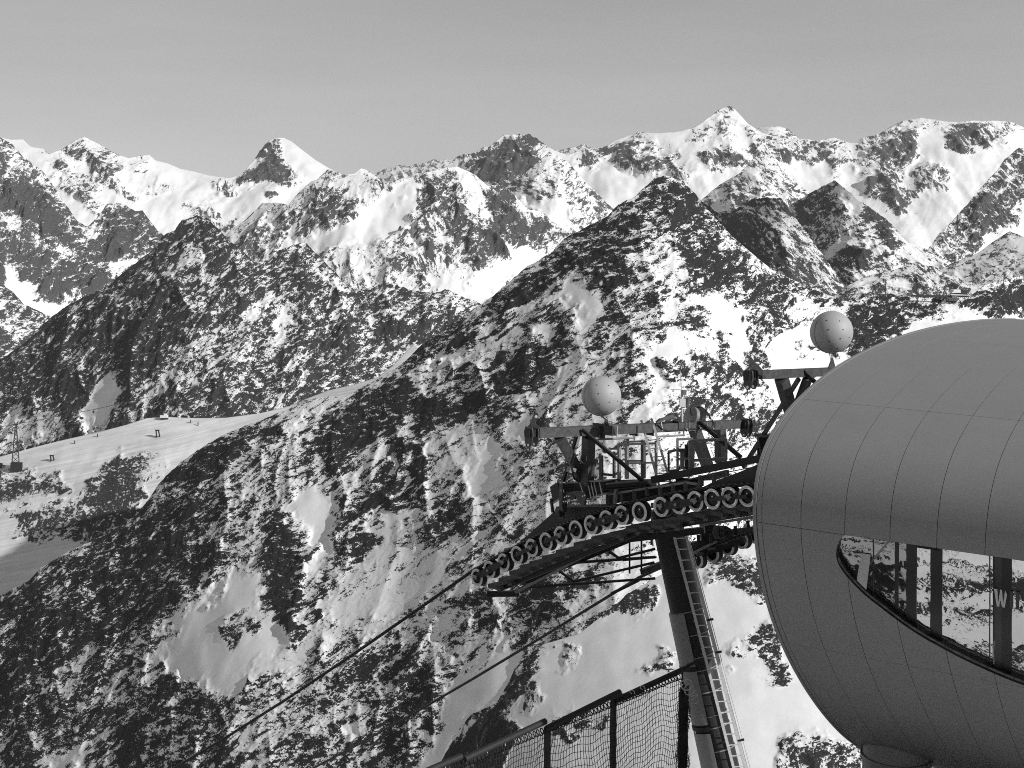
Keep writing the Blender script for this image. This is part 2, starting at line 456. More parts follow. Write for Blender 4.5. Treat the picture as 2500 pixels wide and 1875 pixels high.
DEN_A = density_map(.08, [
 (.5,[(165,360),(206,335),(313,390),(275,425),(260,470),(215,475),(175,440),(205,400),(215,385),(150,372)]),
 (.04,[(195,385),(222,390),(218,430),(200,440),(190,415)]),
 (.92,[(158,364),(206,336),(222,352),(205,358),(180,370)]),
 (.58,[(110,375),(150,390),(190,430),(240,490),(258,520),(200,490),(140,430)]),
 (.35,[(330,385),(380,395),(375,410),(330,410)]),(.4,[(350,440),(420,460),(410,470),(340,450)]),
 (.5,[(255,460),(320,470),(340,490),(270,480)]),
 (.5,[(505,432),(560,440),(575,470),(530,460)]),(.5,[(557,436),(600,430),(640,452),(590,455)]),
 (.97,[(588,430),(619,392),(647,357),(668,340),(676,352),(680,372),(670,385),(668,400),(688,402),(715,425),(745,440),(720,450),(640,447),(600,443)]),
 (.0,[(676,342),(711,346),(771,392),(834,428),(800,440),(745,436),(705,412),(672,396),(682,374)]),
 (.35,[(722,355),(771,390),(800,410),(780,412),(740,378)]),
 (.0,[(600,452),(760,445),(700,500),(560,520),(430,510),(400,485),(300,500),(270,490),(500,470)]),
 (.55,[(470,500),(545,495),(520,520),(470,515)]),(.4,[(500,530),(600,518),(560,562),(500,550)]),
 (.65,[(866,425),(882,412),(932,446),(900,450)]),
 (.93,[(1095,402),(1179,360),(1233,329),(1296,330),(1345,372),(1300,400),(1255,440),(1200,460),(1180,425),(1130,408)]),
 (.8,[(1383,380),(1440,361),(1471,364),(1475,385),(1440,395),(1400,390)]),
 (.75,[(1470,365),(1503,343),(1566,322),(1590,330),(1555,375),(1610,372),(1660,370),(1650,395),(1630,412),(1590,410),(1530,392),(1490,385)]),
 (.12,[(1590,330),(1660,340),(1640,365),(1590,370),(1570,360)]),
 (.35,[(1660,320),(1763,265),(1780,330),(1700,340)]),
 (.45,[(1775,262),(1790,262),(1835,320),(1890,380),(1930,440),(1880,420),(1800,320)]),
 (.0,[(1380,400),(1450,398),(1520,395),(1600,415),(1700,420),(1700,470),(1480,520),(1400,440)]),
 (.5,[(1630,415),(1690,420),(1700,440),(1650,445)]),
 (.8,[(1715,375),(1775,357),(1800,370),(1820,398),(1770,405),(1715,408)]),
 (.75,[(1840,315),(1899,340),(1949,345),(1990,350),(2040,345),(2070,355),(2010,375),(1990,390),(1930,392),(1890,365)]),
 (.4,[(1905,348),(1980,350),(1960,370),(1920,368)]),
 (.0,[(1895,375),(1940,398),(2010,385),(2015,430),(1985,470),(1950,450)]),
 (.45,[(2010,400),(2060,380),(2130,370),(2130,400),(2080,395),(2020,440)]),
 (.68,[(2092,350),(2145,329),(2205,297),(2235,300),(2220,330),(2235,380),(2210,420),(2195,440),(2240,470),(2240,500),(2210,515),(2170,500),(2110,460),(2150,400),(2135,370)]),
 (.6,[(2205,297),(2300,296),(2320,310),(2250,312)]),
 (.0,[(2235,318),(2310,312),(2318,370),(2290,400),(2250,400),(2240,350)]),
 (.97,[(2320,330),(2344,305),(2370,297),(2400,300),(2403,340),(2385,372),(2335,372)]),
 (.62,[(2404,297),(2500,313),(2500,330),(2410,330)]),
 (.5,[(2240,440),(2290,400),(2300,440),(2250,500)]),
 (.4,[(2140,515),(2260,480),(2200,520)]),
])
DEN_M1 = density_map(.75, [
 (.12,[(-100,300),(28,352),(57,385),(104,420),(160,490),(200,550),(185,545),(140,490),(100,440),(60,400),(0,345)]),
 (.9,[(0,440),(100,430),(150,520),(175,570),(150,580),(100,560),(60,530),(0,500)]),
 (.5,[(0,350),(60,395),(110,440),(0,440)]),
 (.3,[(0,505),(60,540),(110,572),(150,600),(190,640),(170,650),(120,610),(60,575),(0,560)]),
 (.85,[(240,530),(290,510),(370,540),(390,600),(330,625),(290,640),(240,620)]),
 (.35,[(190,540),(235,560),(225,620),(190,600)]),
 (.02,[(0,645),(63,685),(120,728),(158,734),(215,715),(127,790),(57,760),(0,700)]),
 (.02,[(255,650),(300,628),(375,620),(400,640),(290,690)]),
 (.88,[(195,655),(225,650),(275,700),(230,715),(195,705)]),
])
DEN_M2 = density_map(.22, [
 (.66,[(760,452),(800,418),(831,430),(872,490),(865,510),(820,530),(800,552),(770,520),(740,490)]),
 (.6,[(900,432),(985,440),(980,465),(930,475)]),(.6,[(980,440),(1070,415),(1060,430),(990,455)]),
 (.45,[(680,500),(720,500),(770,540),(740,570)]),
 (.55,[(600,570),(640,560),(690,560),(670,600),(640,630),(590,650)]),
 (.85,[(600,530),(641,498),(640,510),(600,540)]),
 (.0,[(690,560),(720,590),(800,560),(880,500),(980,465),(1040,445),(1010,500),(1030,560),(900,590),(800,600),(770,610),(650,650),(680,590)]),
 (.66,[(1010,520),(1070,470),(1110,420),(1130,500),(1180,530),(1215,600),(1215,680),(1180,670),(1150,640),(1120,600),(1100,655),(1085,650),(1080,580),(1065,650),(1040,640),(1025,560)]),
 (.05,[(1070,500),(1080,500),(1085,640),(1100,700),(1075,690),(1065,600)]),
 (.8,[(1050,432),(1113,406),(1112,440),(1070,485),(1020,540),(1015,500)]),
 (.15,[(1118,412),(1150,430),(1180,480),(1160,520),(1130,480)]),
 (.95,[(1190,458),(1250,475),(1290,530),(1297,600),(1270,612),(1250,590),(1200,625),(1195,560),(1215,520)]),
 (.9,[(1290,515),(1330,522),(1350,560),(1300,580)]),
 (.5,[(1340,540),(1385,575),(1350,610),(1320,605)]),
 (.02,[(1210,620),(1260,600),(1300,620),(1340,620),(1240,700),(1150,760),(1130,700)]),
 (.03,[(1040,665),(1100,662),(1150,740),(1110,720),(1070,690)]),
 (.35,[(830,640),(1000,610),(1050,640),(1060,720),(860,710)]),
 (.55,[(970,600),(1030,620),(1050,700),(1000,690)]),
 (.7,[(950,570),(985,565),(975,590),(955,585)]),
])
DEN_M3 = density_map(.36, [(.85,[(1180,480),(1282,430),(1320,395),(1260,460),(1200,500)]),(.55,[(1400,480),(1430,450),(1460,480),(1455,490),(1405,490)]),(.03,[(1250,480),(1400,495),(1480,510),(1400,560),(1280,520)]),(.5,[(1400,510),(1470,505),(1480,530),(1400,530)])])
DEN_M4 = density_map(.4, [(.7,[(1760,455),(1845,385),(1830,430),(1800,470)]),(.15,[(1730,490),(1790,465),(1780,500),(1760,520)]),(.75,[(1780,520),(1810,440),(1850,480),(1840,500),(1800,530)])])
DEN_M5 = density_map(.48, [(.68,[(1927,505),(2036,445),(2030,500),(1990,560),(1950,530)]),(.05,[(2036,441),(2060,460),(2090,500),(2080,530),(2055,510)]),
 (.85,[(2080,550),(2110,510),(2150,530),(2210,590),(2170,600),(2120,570)]),(.05,[(2040,560),(2080,570),(2070,600),(2030,640),(2020,600)]),
 (.1,[(2150,600),(2230,600),(2250,640),(2180,630)]),(.85,[(2070,600),(2130,600),(2150,670),(2090,660),(2040,680)]),(.25,[(2100,660),(2300,650),(2300,760),(2080,760)])])
DEN_M6 = density_map(.84, [(.5,[(1709,486),(1800,510),(1900,488),(1960,560),(1900,560),(1850,520),(1780,540)]),(.55,[(1830,530),(1900,540),(1990,640),(2060,720),(2020,700),(1940,620),(1860,570)]),(.25,[(1960,570),(1990,600),(2075,740),(2055,720)])])
DEN_M7 = density_map(.6, [(.85,[(2350,520),(2420,470),(2480,520),(2470,550),(2420,560),(2330,560)]),(.05,[(2450,560),(2500,480),(2600,480),(2600,640),(2350,640),(2400,580)]),(.0,[(2330,640),(2500,560),(2600,700),(2300,700)])])
DEN_M8 = density_map(.25, [(.6,[(2420,592),(2465,568),(2490,580),(2450,600)]),(.5,[(2340,640),(2420,630),(2400,650),(2350,655)])])
DEN_M9 = density_map(.5, [(.08,[(2075,690),(2130,680),(2120,720),(2080,720)]),(.05,[(2180,680),(2240,670),(2230,720),(2160,720)]),(.35,[(2430,665),(2500,635),(2600,600),(2600,700),(2440,690)])])
DEN_L3B = density_map(.7, [(.1,[(20,780),(60,800),(50,830),(10,800)]),(.15,[(0,700),(25,720),(20,745),(0,750)])])
DEN_L3 = density_map(.72, [
 (.86,[(300,760),(360,760),(410,800),(400,880),(330,920),(290,880)]),
 (.84,[(400,640),(450,640),(440,600),(420,575),(480,530),(530,560),(560,600),(500,640),(480,600)]),
 (.03,[(268,912),(303,937),(275,985),(250,1050),(290,1040),(198,1060),(222,960),(225,930)]),
 (.25,[(285,1010),(312,975),(325,985),(300,1035)]),
 (.12,[(689,706),(700,712),(630,765),(525,830),(462,880),(412,935),(375,980),(340,1012),(325,1010),(370,955),(404,915),(448,860),(516,808),(628,742)]),
 (.05,[(491,886),(525,858),(528,872),(500,902)]),(.05,[(393,935),(430,898),(436,905),(405,938)]),(.05,[(432,955),(462,900),(470,905),(446,950)]),
 (.06,[(640,878),(672,820),(682,755),(700,740),(722,726),(718,790),(698,830),(660,870)]),
 (.06,[(688,990),(712,960),(722,920),(718,862),(730,858),(739,890),(732,930),(715,970),(706,990)]),
 (.05,[(600,775),(625,745),(640,780),(615,800)]),
 (.15,[(262,738),(300,735),(300,760),(265,755)]),(.06,[(318,742),(358,740),(350,765),(325,765)]),
 (.04,[(440,600),(460,606),(515,680),(500,692),(448,632)]),(.1,[(468,588),(500,596),(518,622),(490,612)]),
 (.25,[(771,625),(796,648),(853,705),(820,700),(780,660)]),
 (.08,[(803,742),(822,750),(820,782),(808,778)]),(.12,[(893,760),(905,765),(905,805),(880,825),(890,790)]),(.1,[(930,750),(978,752),(970,772),(935,768)]),
 (.04,[(952,898),(985,868),(1012,826),(1014,840),(995,882),(960,905)]),
 (.12,[(842,900),(856,910),(858,940),(850,935)]),
 (.2,[(0,1020),(60,985),(110,1020),(160,1050),(0,1110)]),
 (.55,[(530,800),(600,760),(640,850),(560,900)]),
 (.4,[(200,870),(240,830),(250,900),(215,930)]),
 (.15,[(1110,760),(1130,740),(1120,780)]),
])
DEN_S = density_map(.0, [
 (.85,[(190,1270),(204,1230),(225,1190),(248,1157),(280,1125),(314,1104),(350,1112),(368,1150),(345,1190),(340,1240),(300,1290),(262,1303),(200,1330),(165,1300)]),
 (.45,[(330,1120),(372,1130),(390,1150),(360,1180),(340,1170)]),
 (.75,[(-200,1165),(60,1155),(100,1160),(165,1175),(150,1190),(60,1215),(-200,1225)]),
 (.6,[(0,1240),(60,1260),(130,1225),(190,1230),(180,1290),(110,1330),(50,1310)]),
 (.8,[(135,1190),(160,1170),(165,1195),(140,1200)]),
 (.75,[(655,1022),(760,985),(800,975),(780,1010),(690,1020)]),
])
DEN_L5 = density_map(.42, [
 (.80,[(1000,920),(1030,843),(1206,722),(1377,585),(1554,478),(1598,430),(1660,430),(1725,505),(1788,575),(1883,655),(1950,690),(2075,735),(2000,760),(1900,745),(1800,700),(1700,650),(1640,600),(1560,600),(1500,640),(1420,660),(1350,700),(1280,740),(1200,790),(1100,870)]),
 (.9,[(1440,620),(1540,610),(1560,690),(1450,700)]),(.9,[(1650,600),(1740,590),(1790,650),(1760,700),(1680,670)]),
 (.92,[(1590,440),(1640,432),(1700,490),(1660,520),(1600,480)]),
 (.68,[(1300,760),(1640,690),(1800,740),(1650,790),(1560,850),(1400,900),(1250,880)]),
 (.15,[(1720,505),(1756,548),(1835,622),(1890,662),(1880,668),(1825,630),(1750,560)]),
 (.92,[(2050,740),(2126,715),(2243,726),(2370,725),(2500,670),(2600,640),(2600,760),(2500,775),(2440,765),(2330,742),(2260,765),(2160,830),(2080,890),(2040,860),(2060,800)]),
 (.25,[(1920,700),(2000,730),(2060,800),(1990,790),(1940,770)]),
 (.7,[(1850,720),(1920,740),(1960,800),(1900,800),(1840,770)]),
 (.88,[(386,1190),(441,1130),(557,1058),(640,1035),(700,1010),(690,1050),(640,1080),(600,1100),(540,1150),(450,1195)]),
 (.92,[(735,1090),(770,1030),(860,975),(935,930),(1000,900),(1010,960),(1170,960),(1250,990),(1200,1010),(1120,1020),(1080,1035),(960,1015),(900,1080),(850,1130),(760,1130)]),
 (.82,[(1180,880),(1300,850),(1420,820),(1430,880),(1340,940),(1200,990)]),
 (.4,[(1000,900),(1120,840),(1250,800),(1250,850),(1150,880),(1020,960)]),
 (.04,[(1045,895),(1090,865),(1180,840),(1260,810),(1270,825),(1190,860),(1110,890),(1070,910)]),
 (.06,[(1230,770),(1310,742),(1310,765),(1240,785)]),
 (.05,[(1338,715),(1393,682),(1465,732),(1498,748),(1432,787),(1425,858),(1404,880),(1412,825),(1415,770),(1393,748),(1327,737)]),
 (.05,[(1300,800),(1370,790),(1360,820),(1310,830)]),
 (.04,[(1628,566),(1650,575),(1657,620),(1632,652),(1626,600)]),
 (.1,[(1610,722),(1700,715),(1790,722),(1750,742),(1690,770),(1640,780),(1615,760)]),
 (.0,[(1652,778),(1602,848),(1586,936),(1575,985),(1624,958),(1641,903),(1667,859)]),
 (.05,[(1685,795),(1729,809),(1748,859),(1729,885),(1707,890),(1678,865)]),
 (.0,[(1725,735),(1817,740),(1830,859),(1820,955),(1765,955),(1784,880),(1757,836),(1740,781)]),
 (.6,[(1818,735),(1870,760),(1880,800),(1855,830),(1875,900),(1850,960),(1835,880)]),
 (.03,[(1880,815),(1960,775),(2040,870),(2000,960),(1900,1020),(1870,960)]),
 (.72,[(1641,732),(1690,740),(1700,820),(1665,800)]),(.8,[(1743,815),(1765,815),(1770,860),(1750,860)]),(.8,[(1715,862),(1740,870),(1762,950),(1735,955),(1702,900)]),(.85,[(1757,870),(1790,880),(1800,925),(1770,930)]),(.75,[(1630,885),(1690,880),(1696,925),(1635,925)]),(.75,[(1817,754),(1872,760),(1865,792),(1825,785)]),(.7,[(1823,825),(1872,830),(1868,900),(1835,895)]),
 (.45,[(1940,850),(2000,830),(2010,870),(1950,880)]),
 (.45,[(2060,880),(2100,880),(2180,830),(2140,880),(2080,920)]),
 (.0,[(2150,865),(2230,790),(2300,757),(2500,785),(2700,790),(2700,1100),(2140,1100)]),
 (.3,[(1580,985),(1700,900),(1870,960),(2000,1050),(2000,1300),(1600,1300),(1500,1100)]),
 (.72,[(1700,900),(1750,870),(1770,950),(1720,960)]),(.75,[(1620,1000),(1700,960),(1730,1000),(1680,1040),(1620,1040)]),(.7,[(1760,960),(1800,960),(1800,1050),(1770,1040)]),(.7,[(1820,970),(1880,980),(1860,1060),(1820,1040)]),
 (.75,[(1625,900),(1660,880),(1690,930),(1640,940)]),
 (.3,[(1350,880),(1560,850),(1580,1000),(1450,1060),(1330,1030)]),
 (.7,[(1490,880),(1570,850),(1590,960),(1540,1010),(1500,960)]),
 # lower left
 (.72,[(0,1470),(99,1400),(213,1335),(355,1228),(496,1200),(590,1230),(540,1356),(454,1441),(383,1519),(305,1576),(234,1625),(142,1696),(0,1760),(-300,1800),(-300,1550)]),
 (.55,[(90,1420),(150,1400),(160,1440),(90,1480)]),
 (.5,[(480,1200),(620,1130),(760,1130),(720,1230),(600,1230)]),
 (.05,[(677,1082),(762,1029),(750,1052),(690,1088)]),
 (.1,[(455,1320),(520,1280),(560,1240),(575,1245),(530,1300),(470,1330)]),
 (.18,[(300,1590),(520,1425),(535,1440),(400,1540),(320,1612)]),
 (.5,[(0,1765),(142,1700),(305,1580),(400,1540),(400,1640),(300,1760),(230,1875),(0,1900)]),
 (.12,[(100,1870),(150,1830),(210,1800),(260,1740),(250,1790),(200,1850),(150,1890)]),
 (.7,[(250,1900),(300,1780),(380,1650),(420,1600),(470,1680),(440,1760),(350,1900)]),
 (.03,[(525,1434),(600,1400),(660,1400),(640,1484),(700,1505),(700,1583),(617,1618),(567,1682),(468,1668),(383,1640),(397,1597),(440,1512)]),
 (.55,[(530,1530),(590,1490),(625,1500),(600,1560),(560,1590)]),
 (.0,[(710,1235),(740,1208),(790,1205),(832,1240),(812,1290),(815,1350),(780,1400),(755,1360),(720,1290)]),
 (.75,[(730,1255),(755,1290),(760,1350),(740,1340),(722,1280)]),
 (.92,[(640,1290),(700,1240),(730,1330),(750,1400),(720,1420),(740,1560),(690,1540),(640,1480),(640,1380)]),
 (.08,[(735,1400),(755,1400),(760,1500),(742,1530)]),
 (.9,[(828,1265),(880,1210),(950,1200),(1020,1225),(980,1250),(900,1270),(850,1280)]),
 (.05,[(870,1290),(900,1268),(990,1252),(1020,1240),(1030,1270),(950,1310),(930,1320),(900,1290)]),
 (.9,[(815,1350),(850,1300),(880,1290),(915,1320),(905,1350),(850,1370)]),
 (.85,[(920,1130),(1000,1060),(1050,1110),(1030,1200),(960,1215),(900,1200)]),
 (.0,[(940,1105),(960,1105),(975,1150),(965,1185),(945,1160)]),(.0,[(985,1110),(1000,1115),(1015,1160),(1010,1200),(992,1160)]),
 (.28,[(1050,1045),(1180,1035),(1195,1080),(1130,1150),(1060,1195),(1040,1110)]),
 (.0,[(1160,1105),(1200,1060),(1212,1100),(1235,1120),(1215,1170),(1180,1215),(1125,1205)]),
 (.05,[(1230,1010),(1290,1010),(1280,1060),(1240,1070)]),
 (.4,[(1200,1180),(1300,1100),(1330,1250),(1180,1350),(1100,1330)]),
 (.08,[(1010,1225),(1030,1235),(905,1390),(800,1500),(775,1500),(890,1375)]),(.06,[(1180,1290),(1200,1300),(1050,1440),(900,1560),(880,1552),(1020,1425)]),(.06,[(720,1600),(740,1610),(640,1720),(560,1800),(545,1790),(630,1700)]),(.06,[(880,1640),(900,1645),(850,1760),(835,1830),(818,1830),(840,1740)]),(.08,[(420,1700),(436,1706),(380,1800),(350,1860),(335,1850),(372,1780)]),(.08,[(640,1330),(655,1335),(600,1400),(540,1450),(530,1440),(590,1385)]),(.08,[(250,1560),(262,1570),(180,1640),(90,1700),(80,1690),(165,1625)]),
 (.85,[(1075,1230),(1110,1200),(1120,1280),(1090,1310),(1050,1300)]),
 (.16,[(600,1640),(740,1545),(880,1440),(1030,1320),(1100,1330),(1160,1350),(1000,1450),(900,1510),(780,1590),(640,1690)]),
 (.2,[(760,1480),(850,1400),(1000,1300),(1040,1330),(900,1430),(800,1520)]),
 (.8,[(755,1440),(790,1430),(795,1520),(760,1520)]),
 (.54,[(400,1690),(560,1700),(720,1640),(880,1560),(1000,1580),(1090,1700),(1050,1800),(900,1900),(400,1900)]),
 (.68,[(800,1620),(1000,1590),(1060,1680),(1000,1760),(900,1700)]),
 (.25,[(560,1830),(620,1720),(640,1720),(620,1840)]),(.1,[(830,1760),(870,1740),(880,1800),(840,1800)]),
 (.25,[(1040,1500),(1120,1400),(1250,1330),(1330,1370),(1250,1540),(1170,1650),(1080,1590)]),
 (.6,[(1140,1450),(1200,1430),(1240,1500),(1200,1560),(1150,1540)]),
 (.0,[(1100,1660),(1180,1620),(1230,1540),(1260,1620),(1210,1720),(1150,1750),(1080,1900),(980,1900),(1060,1800)]),
 (.3,[(1300,1250),(1600,1250),(1900,1250),(1900,1480),(1400,1500),(1280,1440)]),
 (.7,[(1250,1400),(1380,1370),(1480,1420),(1400,1480),(1300,1530),(1250,1500)]),
])
DEN_N = density_map(.0, [
 (.55,[(1363,1576),(1395,1580),(1405,1640),(1385,1645)]),(.6,[(1580,1630),(1610,1590),(1650,1600),(1655,1640),(1600,1650)]),
 (.5,[(1285,1670),(1325,1665),(1335,1710),(1290,1730)]),(.75,[(1725,1350),(1800,1340),(1870,1380),(1870,1470),(1830,1450),(1780,1400),(1740,1420)]),
 (.7,[(1825,1530),(1880,1510),(1920,1580),(1915,1670),(1880,1675),(1850,1620)]),(.75,[(1780,1590),(1805,1550),(1825,1600),(1800,1620)]),
 (.7,[(1900,1820),(1960,1785),(2060,1800),(2120,1780),(2120,1900),(1900,1900)]),
 (.8,[(1200,1725),(1250,1640),(1290,1600),(1330,1572),(1330,1600),(1290,1650),(1260,1720)]),
 (.93,[(1100,1830),(1150,1745),(1214,1725),(1255,1740),(1245,1800),(1220,1900),(1050,1900)]),
 (.8,[(1440,1520),(1500,1440),(1590,1425),(1600,1480),(1540,1500),(1480,1490)]),(.6,[(1350,1775),(1380,1780),(1400,1810),(1370,1830)]),
 (.45,[(1340,1740),(1480,1740),(1480,1800),(1400,1780)]),
])
far_px = 13000 / FPX
def vb(x): return [(-700, x), (3200, x)]
def fl(x): return [(-700, x), (3200, x)]
import time as _t
_t0 = _t.time()
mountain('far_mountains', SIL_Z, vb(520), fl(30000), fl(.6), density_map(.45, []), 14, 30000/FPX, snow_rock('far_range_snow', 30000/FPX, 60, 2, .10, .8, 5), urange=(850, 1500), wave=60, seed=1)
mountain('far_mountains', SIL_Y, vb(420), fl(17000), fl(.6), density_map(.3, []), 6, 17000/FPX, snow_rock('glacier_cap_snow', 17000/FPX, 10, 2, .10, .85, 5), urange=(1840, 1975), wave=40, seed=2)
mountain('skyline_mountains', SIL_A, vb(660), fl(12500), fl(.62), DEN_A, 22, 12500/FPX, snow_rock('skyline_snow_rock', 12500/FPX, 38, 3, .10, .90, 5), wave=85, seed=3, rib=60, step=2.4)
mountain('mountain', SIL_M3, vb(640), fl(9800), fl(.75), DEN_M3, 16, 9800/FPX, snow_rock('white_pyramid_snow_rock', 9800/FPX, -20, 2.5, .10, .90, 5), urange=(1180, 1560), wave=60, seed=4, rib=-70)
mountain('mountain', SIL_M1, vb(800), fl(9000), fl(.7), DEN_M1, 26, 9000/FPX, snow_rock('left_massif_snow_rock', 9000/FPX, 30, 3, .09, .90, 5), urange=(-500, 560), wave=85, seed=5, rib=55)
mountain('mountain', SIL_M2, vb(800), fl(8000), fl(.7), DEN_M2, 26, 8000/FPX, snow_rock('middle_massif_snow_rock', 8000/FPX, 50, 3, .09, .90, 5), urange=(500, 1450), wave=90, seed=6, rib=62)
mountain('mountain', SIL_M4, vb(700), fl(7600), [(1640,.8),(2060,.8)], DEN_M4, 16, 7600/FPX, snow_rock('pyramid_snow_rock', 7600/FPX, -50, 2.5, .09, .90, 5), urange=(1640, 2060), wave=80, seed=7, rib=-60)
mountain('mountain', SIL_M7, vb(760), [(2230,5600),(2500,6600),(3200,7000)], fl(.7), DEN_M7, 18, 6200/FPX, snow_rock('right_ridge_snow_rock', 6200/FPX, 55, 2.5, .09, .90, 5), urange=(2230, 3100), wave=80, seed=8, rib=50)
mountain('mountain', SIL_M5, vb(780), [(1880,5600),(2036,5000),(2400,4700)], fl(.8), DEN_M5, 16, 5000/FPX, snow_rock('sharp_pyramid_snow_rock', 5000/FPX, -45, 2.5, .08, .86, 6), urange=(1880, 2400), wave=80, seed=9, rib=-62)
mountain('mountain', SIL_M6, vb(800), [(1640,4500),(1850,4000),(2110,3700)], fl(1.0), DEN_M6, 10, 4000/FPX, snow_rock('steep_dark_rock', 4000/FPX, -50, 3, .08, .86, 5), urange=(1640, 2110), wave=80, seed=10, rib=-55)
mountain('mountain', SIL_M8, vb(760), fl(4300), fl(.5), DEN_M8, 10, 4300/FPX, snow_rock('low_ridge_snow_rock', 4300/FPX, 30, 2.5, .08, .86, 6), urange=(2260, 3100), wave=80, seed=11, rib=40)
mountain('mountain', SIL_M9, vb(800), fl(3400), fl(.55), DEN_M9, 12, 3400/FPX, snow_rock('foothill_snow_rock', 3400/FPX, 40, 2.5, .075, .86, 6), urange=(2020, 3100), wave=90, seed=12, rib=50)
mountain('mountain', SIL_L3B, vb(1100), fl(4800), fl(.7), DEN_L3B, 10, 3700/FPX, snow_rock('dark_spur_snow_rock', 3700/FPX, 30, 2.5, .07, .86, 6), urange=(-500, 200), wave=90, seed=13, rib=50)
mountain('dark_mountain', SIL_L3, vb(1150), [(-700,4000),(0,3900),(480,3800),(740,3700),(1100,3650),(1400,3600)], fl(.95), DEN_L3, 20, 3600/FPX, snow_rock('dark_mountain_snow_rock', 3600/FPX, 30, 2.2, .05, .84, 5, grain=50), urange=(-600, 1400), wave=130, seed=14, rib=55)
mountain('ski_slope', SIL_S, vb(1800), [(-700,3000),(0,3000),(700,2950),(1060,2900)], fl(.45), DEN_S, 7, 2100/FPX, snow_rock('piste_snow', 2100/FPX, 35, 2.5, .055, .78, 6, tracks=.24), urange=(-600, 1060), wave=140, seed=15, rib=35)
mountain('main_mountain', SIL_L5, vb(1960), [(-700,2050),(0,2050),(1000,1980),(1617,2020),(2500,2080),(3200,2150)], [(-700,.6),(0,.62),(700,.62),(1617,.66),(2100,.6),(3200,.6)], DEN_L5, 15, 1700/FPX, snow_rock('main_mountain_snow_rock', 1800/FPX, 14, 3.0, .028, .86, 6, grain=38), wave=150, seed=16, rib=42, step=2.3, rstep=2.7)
mountain('snow_spur', SIL_N, vb(1990), [(-700,800),(1100,820),(1700,850),(3200,880)], fl(.62), DEN_N, 9, 800/FPX, snow_rock('spur_snow_rock', 800/FPX, 20, 2.0, .04, .82, 7), urange=(900, 2700), wave=170, seed=17, rib=60)
print('terrain', _t.time() - _t0)

# valley floor to the horizon
def sheet(name, xs, ys, zf, m, kind='structure', rock=-1.0):
    X, Y = np.meshgrid(xs, ys); Z = zf(X, Y)
    nr_, nc_ = X.shape
    me = bpy.data.meshes.new(name)
    me.vertices.add(nr_ * nc_)
    me.vertices.foreach_set('co', np.stack([X, Y, Z], -1).astype(np.float32).ravel())
    idx = np.arange(nr_ * nc_).reshape(nr_, nc_)
    f = np.stack([idx[:-1, :-1], idx[:-1, 1:], idx[1:, 1:], idx[1:, :-1]], -1).reshape(-1, 4)
    me.loops.add(f.size); me.polygons.add(len(f))
    me.loops.foreach_set('vertex_index', f.ravel().astype(np.int32))
    me.polygons.foreach_set('loop_start', (np.arange(len(f)) * 4).astype(np.int32))
    me.polygons.foreach_set('use_smooth', np.ones(len(f), bool))
    me.update(calc_edges=True)
    at_ = me.attributes.new('rock', 'FLOAT', 'POINT')
    rv = rock(X, Y, Z) if callable(rock) else np.full(X.shape, rock)
    at_.data.foreach_set('value', rv.astype(np.float32).ravel())
    me.materials.append(m)
    o = link(bpy.data.objects.new(name, me))
    return tag(o, kind=kind)
mval = snow_rock('valley_snow', 1.0, 30, 2, .06, .84, 12)
sheet('valley_floor', np.linspace(-33500, 33500, 60), np.linspace(-10500, 34500, 60), lambda X, Y: -1000 + 0 * X, mval)
def hill(X, Y):
    # crest by the camera, a bank down to an unseen level terrace, added to brighten the window's reflections, then the open slope
    z = np.interp(Y, [-400, -60, 1.5, 6, 22, 40, 800], [-150, -6, -2, -8.3, -9.7, -17.6, -365]) - 0.10 * np.maximum(np.abs(X) - 30, 0)
    return z + 0.25 * fbm(X / 6, Y / 6, X * 0, 4) + 2.5 * fbm(X / 40, Y / 40, X * 0, 4) * np.clip((np.abs(Y - 8) + np.abs(X) - 30) / 60, 0, 1)
_ax = np.concatenate([np.linspace(-420, -42, 70), np.linspace(-40, 40, 200), np.linspace(42, 420, 70)])
_ay = np.concatenate([np.linspace(-400, -32, 60), np.linspace(-30, 40, 180), np.linspace(43, 760, 110)])
sheet('snowy_ground', _ax, _ay, hill, snow_rock('summit_snow', 0.008, 30, 2, .05, .84, 40),
      rock=lambda X, Y, Z: -0.12 + 1.0 * fbm(X / 3, Y / 3, Z / 3, 4))
# the range behind the photographer, which the glazing mirrors
def behind(X, Y):
    r = np.sqrt(X ** 2 + Y ** 2)
    base = -650 + 620 * np.exp(-((r - 2600) / 900.0) ** 2)
    n_ = fbm(X / 900, Y / 900, X * 0 + 3, 7, .52, ridged=True)
    return base + 330 * n_
def behind_rock(X, Y, Z):
    gy, gx = np.gradient(Z); s = np.sqrt(gx ** 2 + gy ** 2) / 17.0
    return (s - 0.75) * 0.9 + 0.5 * fbm(X / 120, Y / 120, Z / 60, 4)
sheet('mountains_behind', np.linspace(-4200, 1800, 340), np.linspace(-4200, -450, 220), behind, snow_rock('behind_snow_rock', 0.8, 30, 2.2, .05, .84, 7), rock=behind_rock)
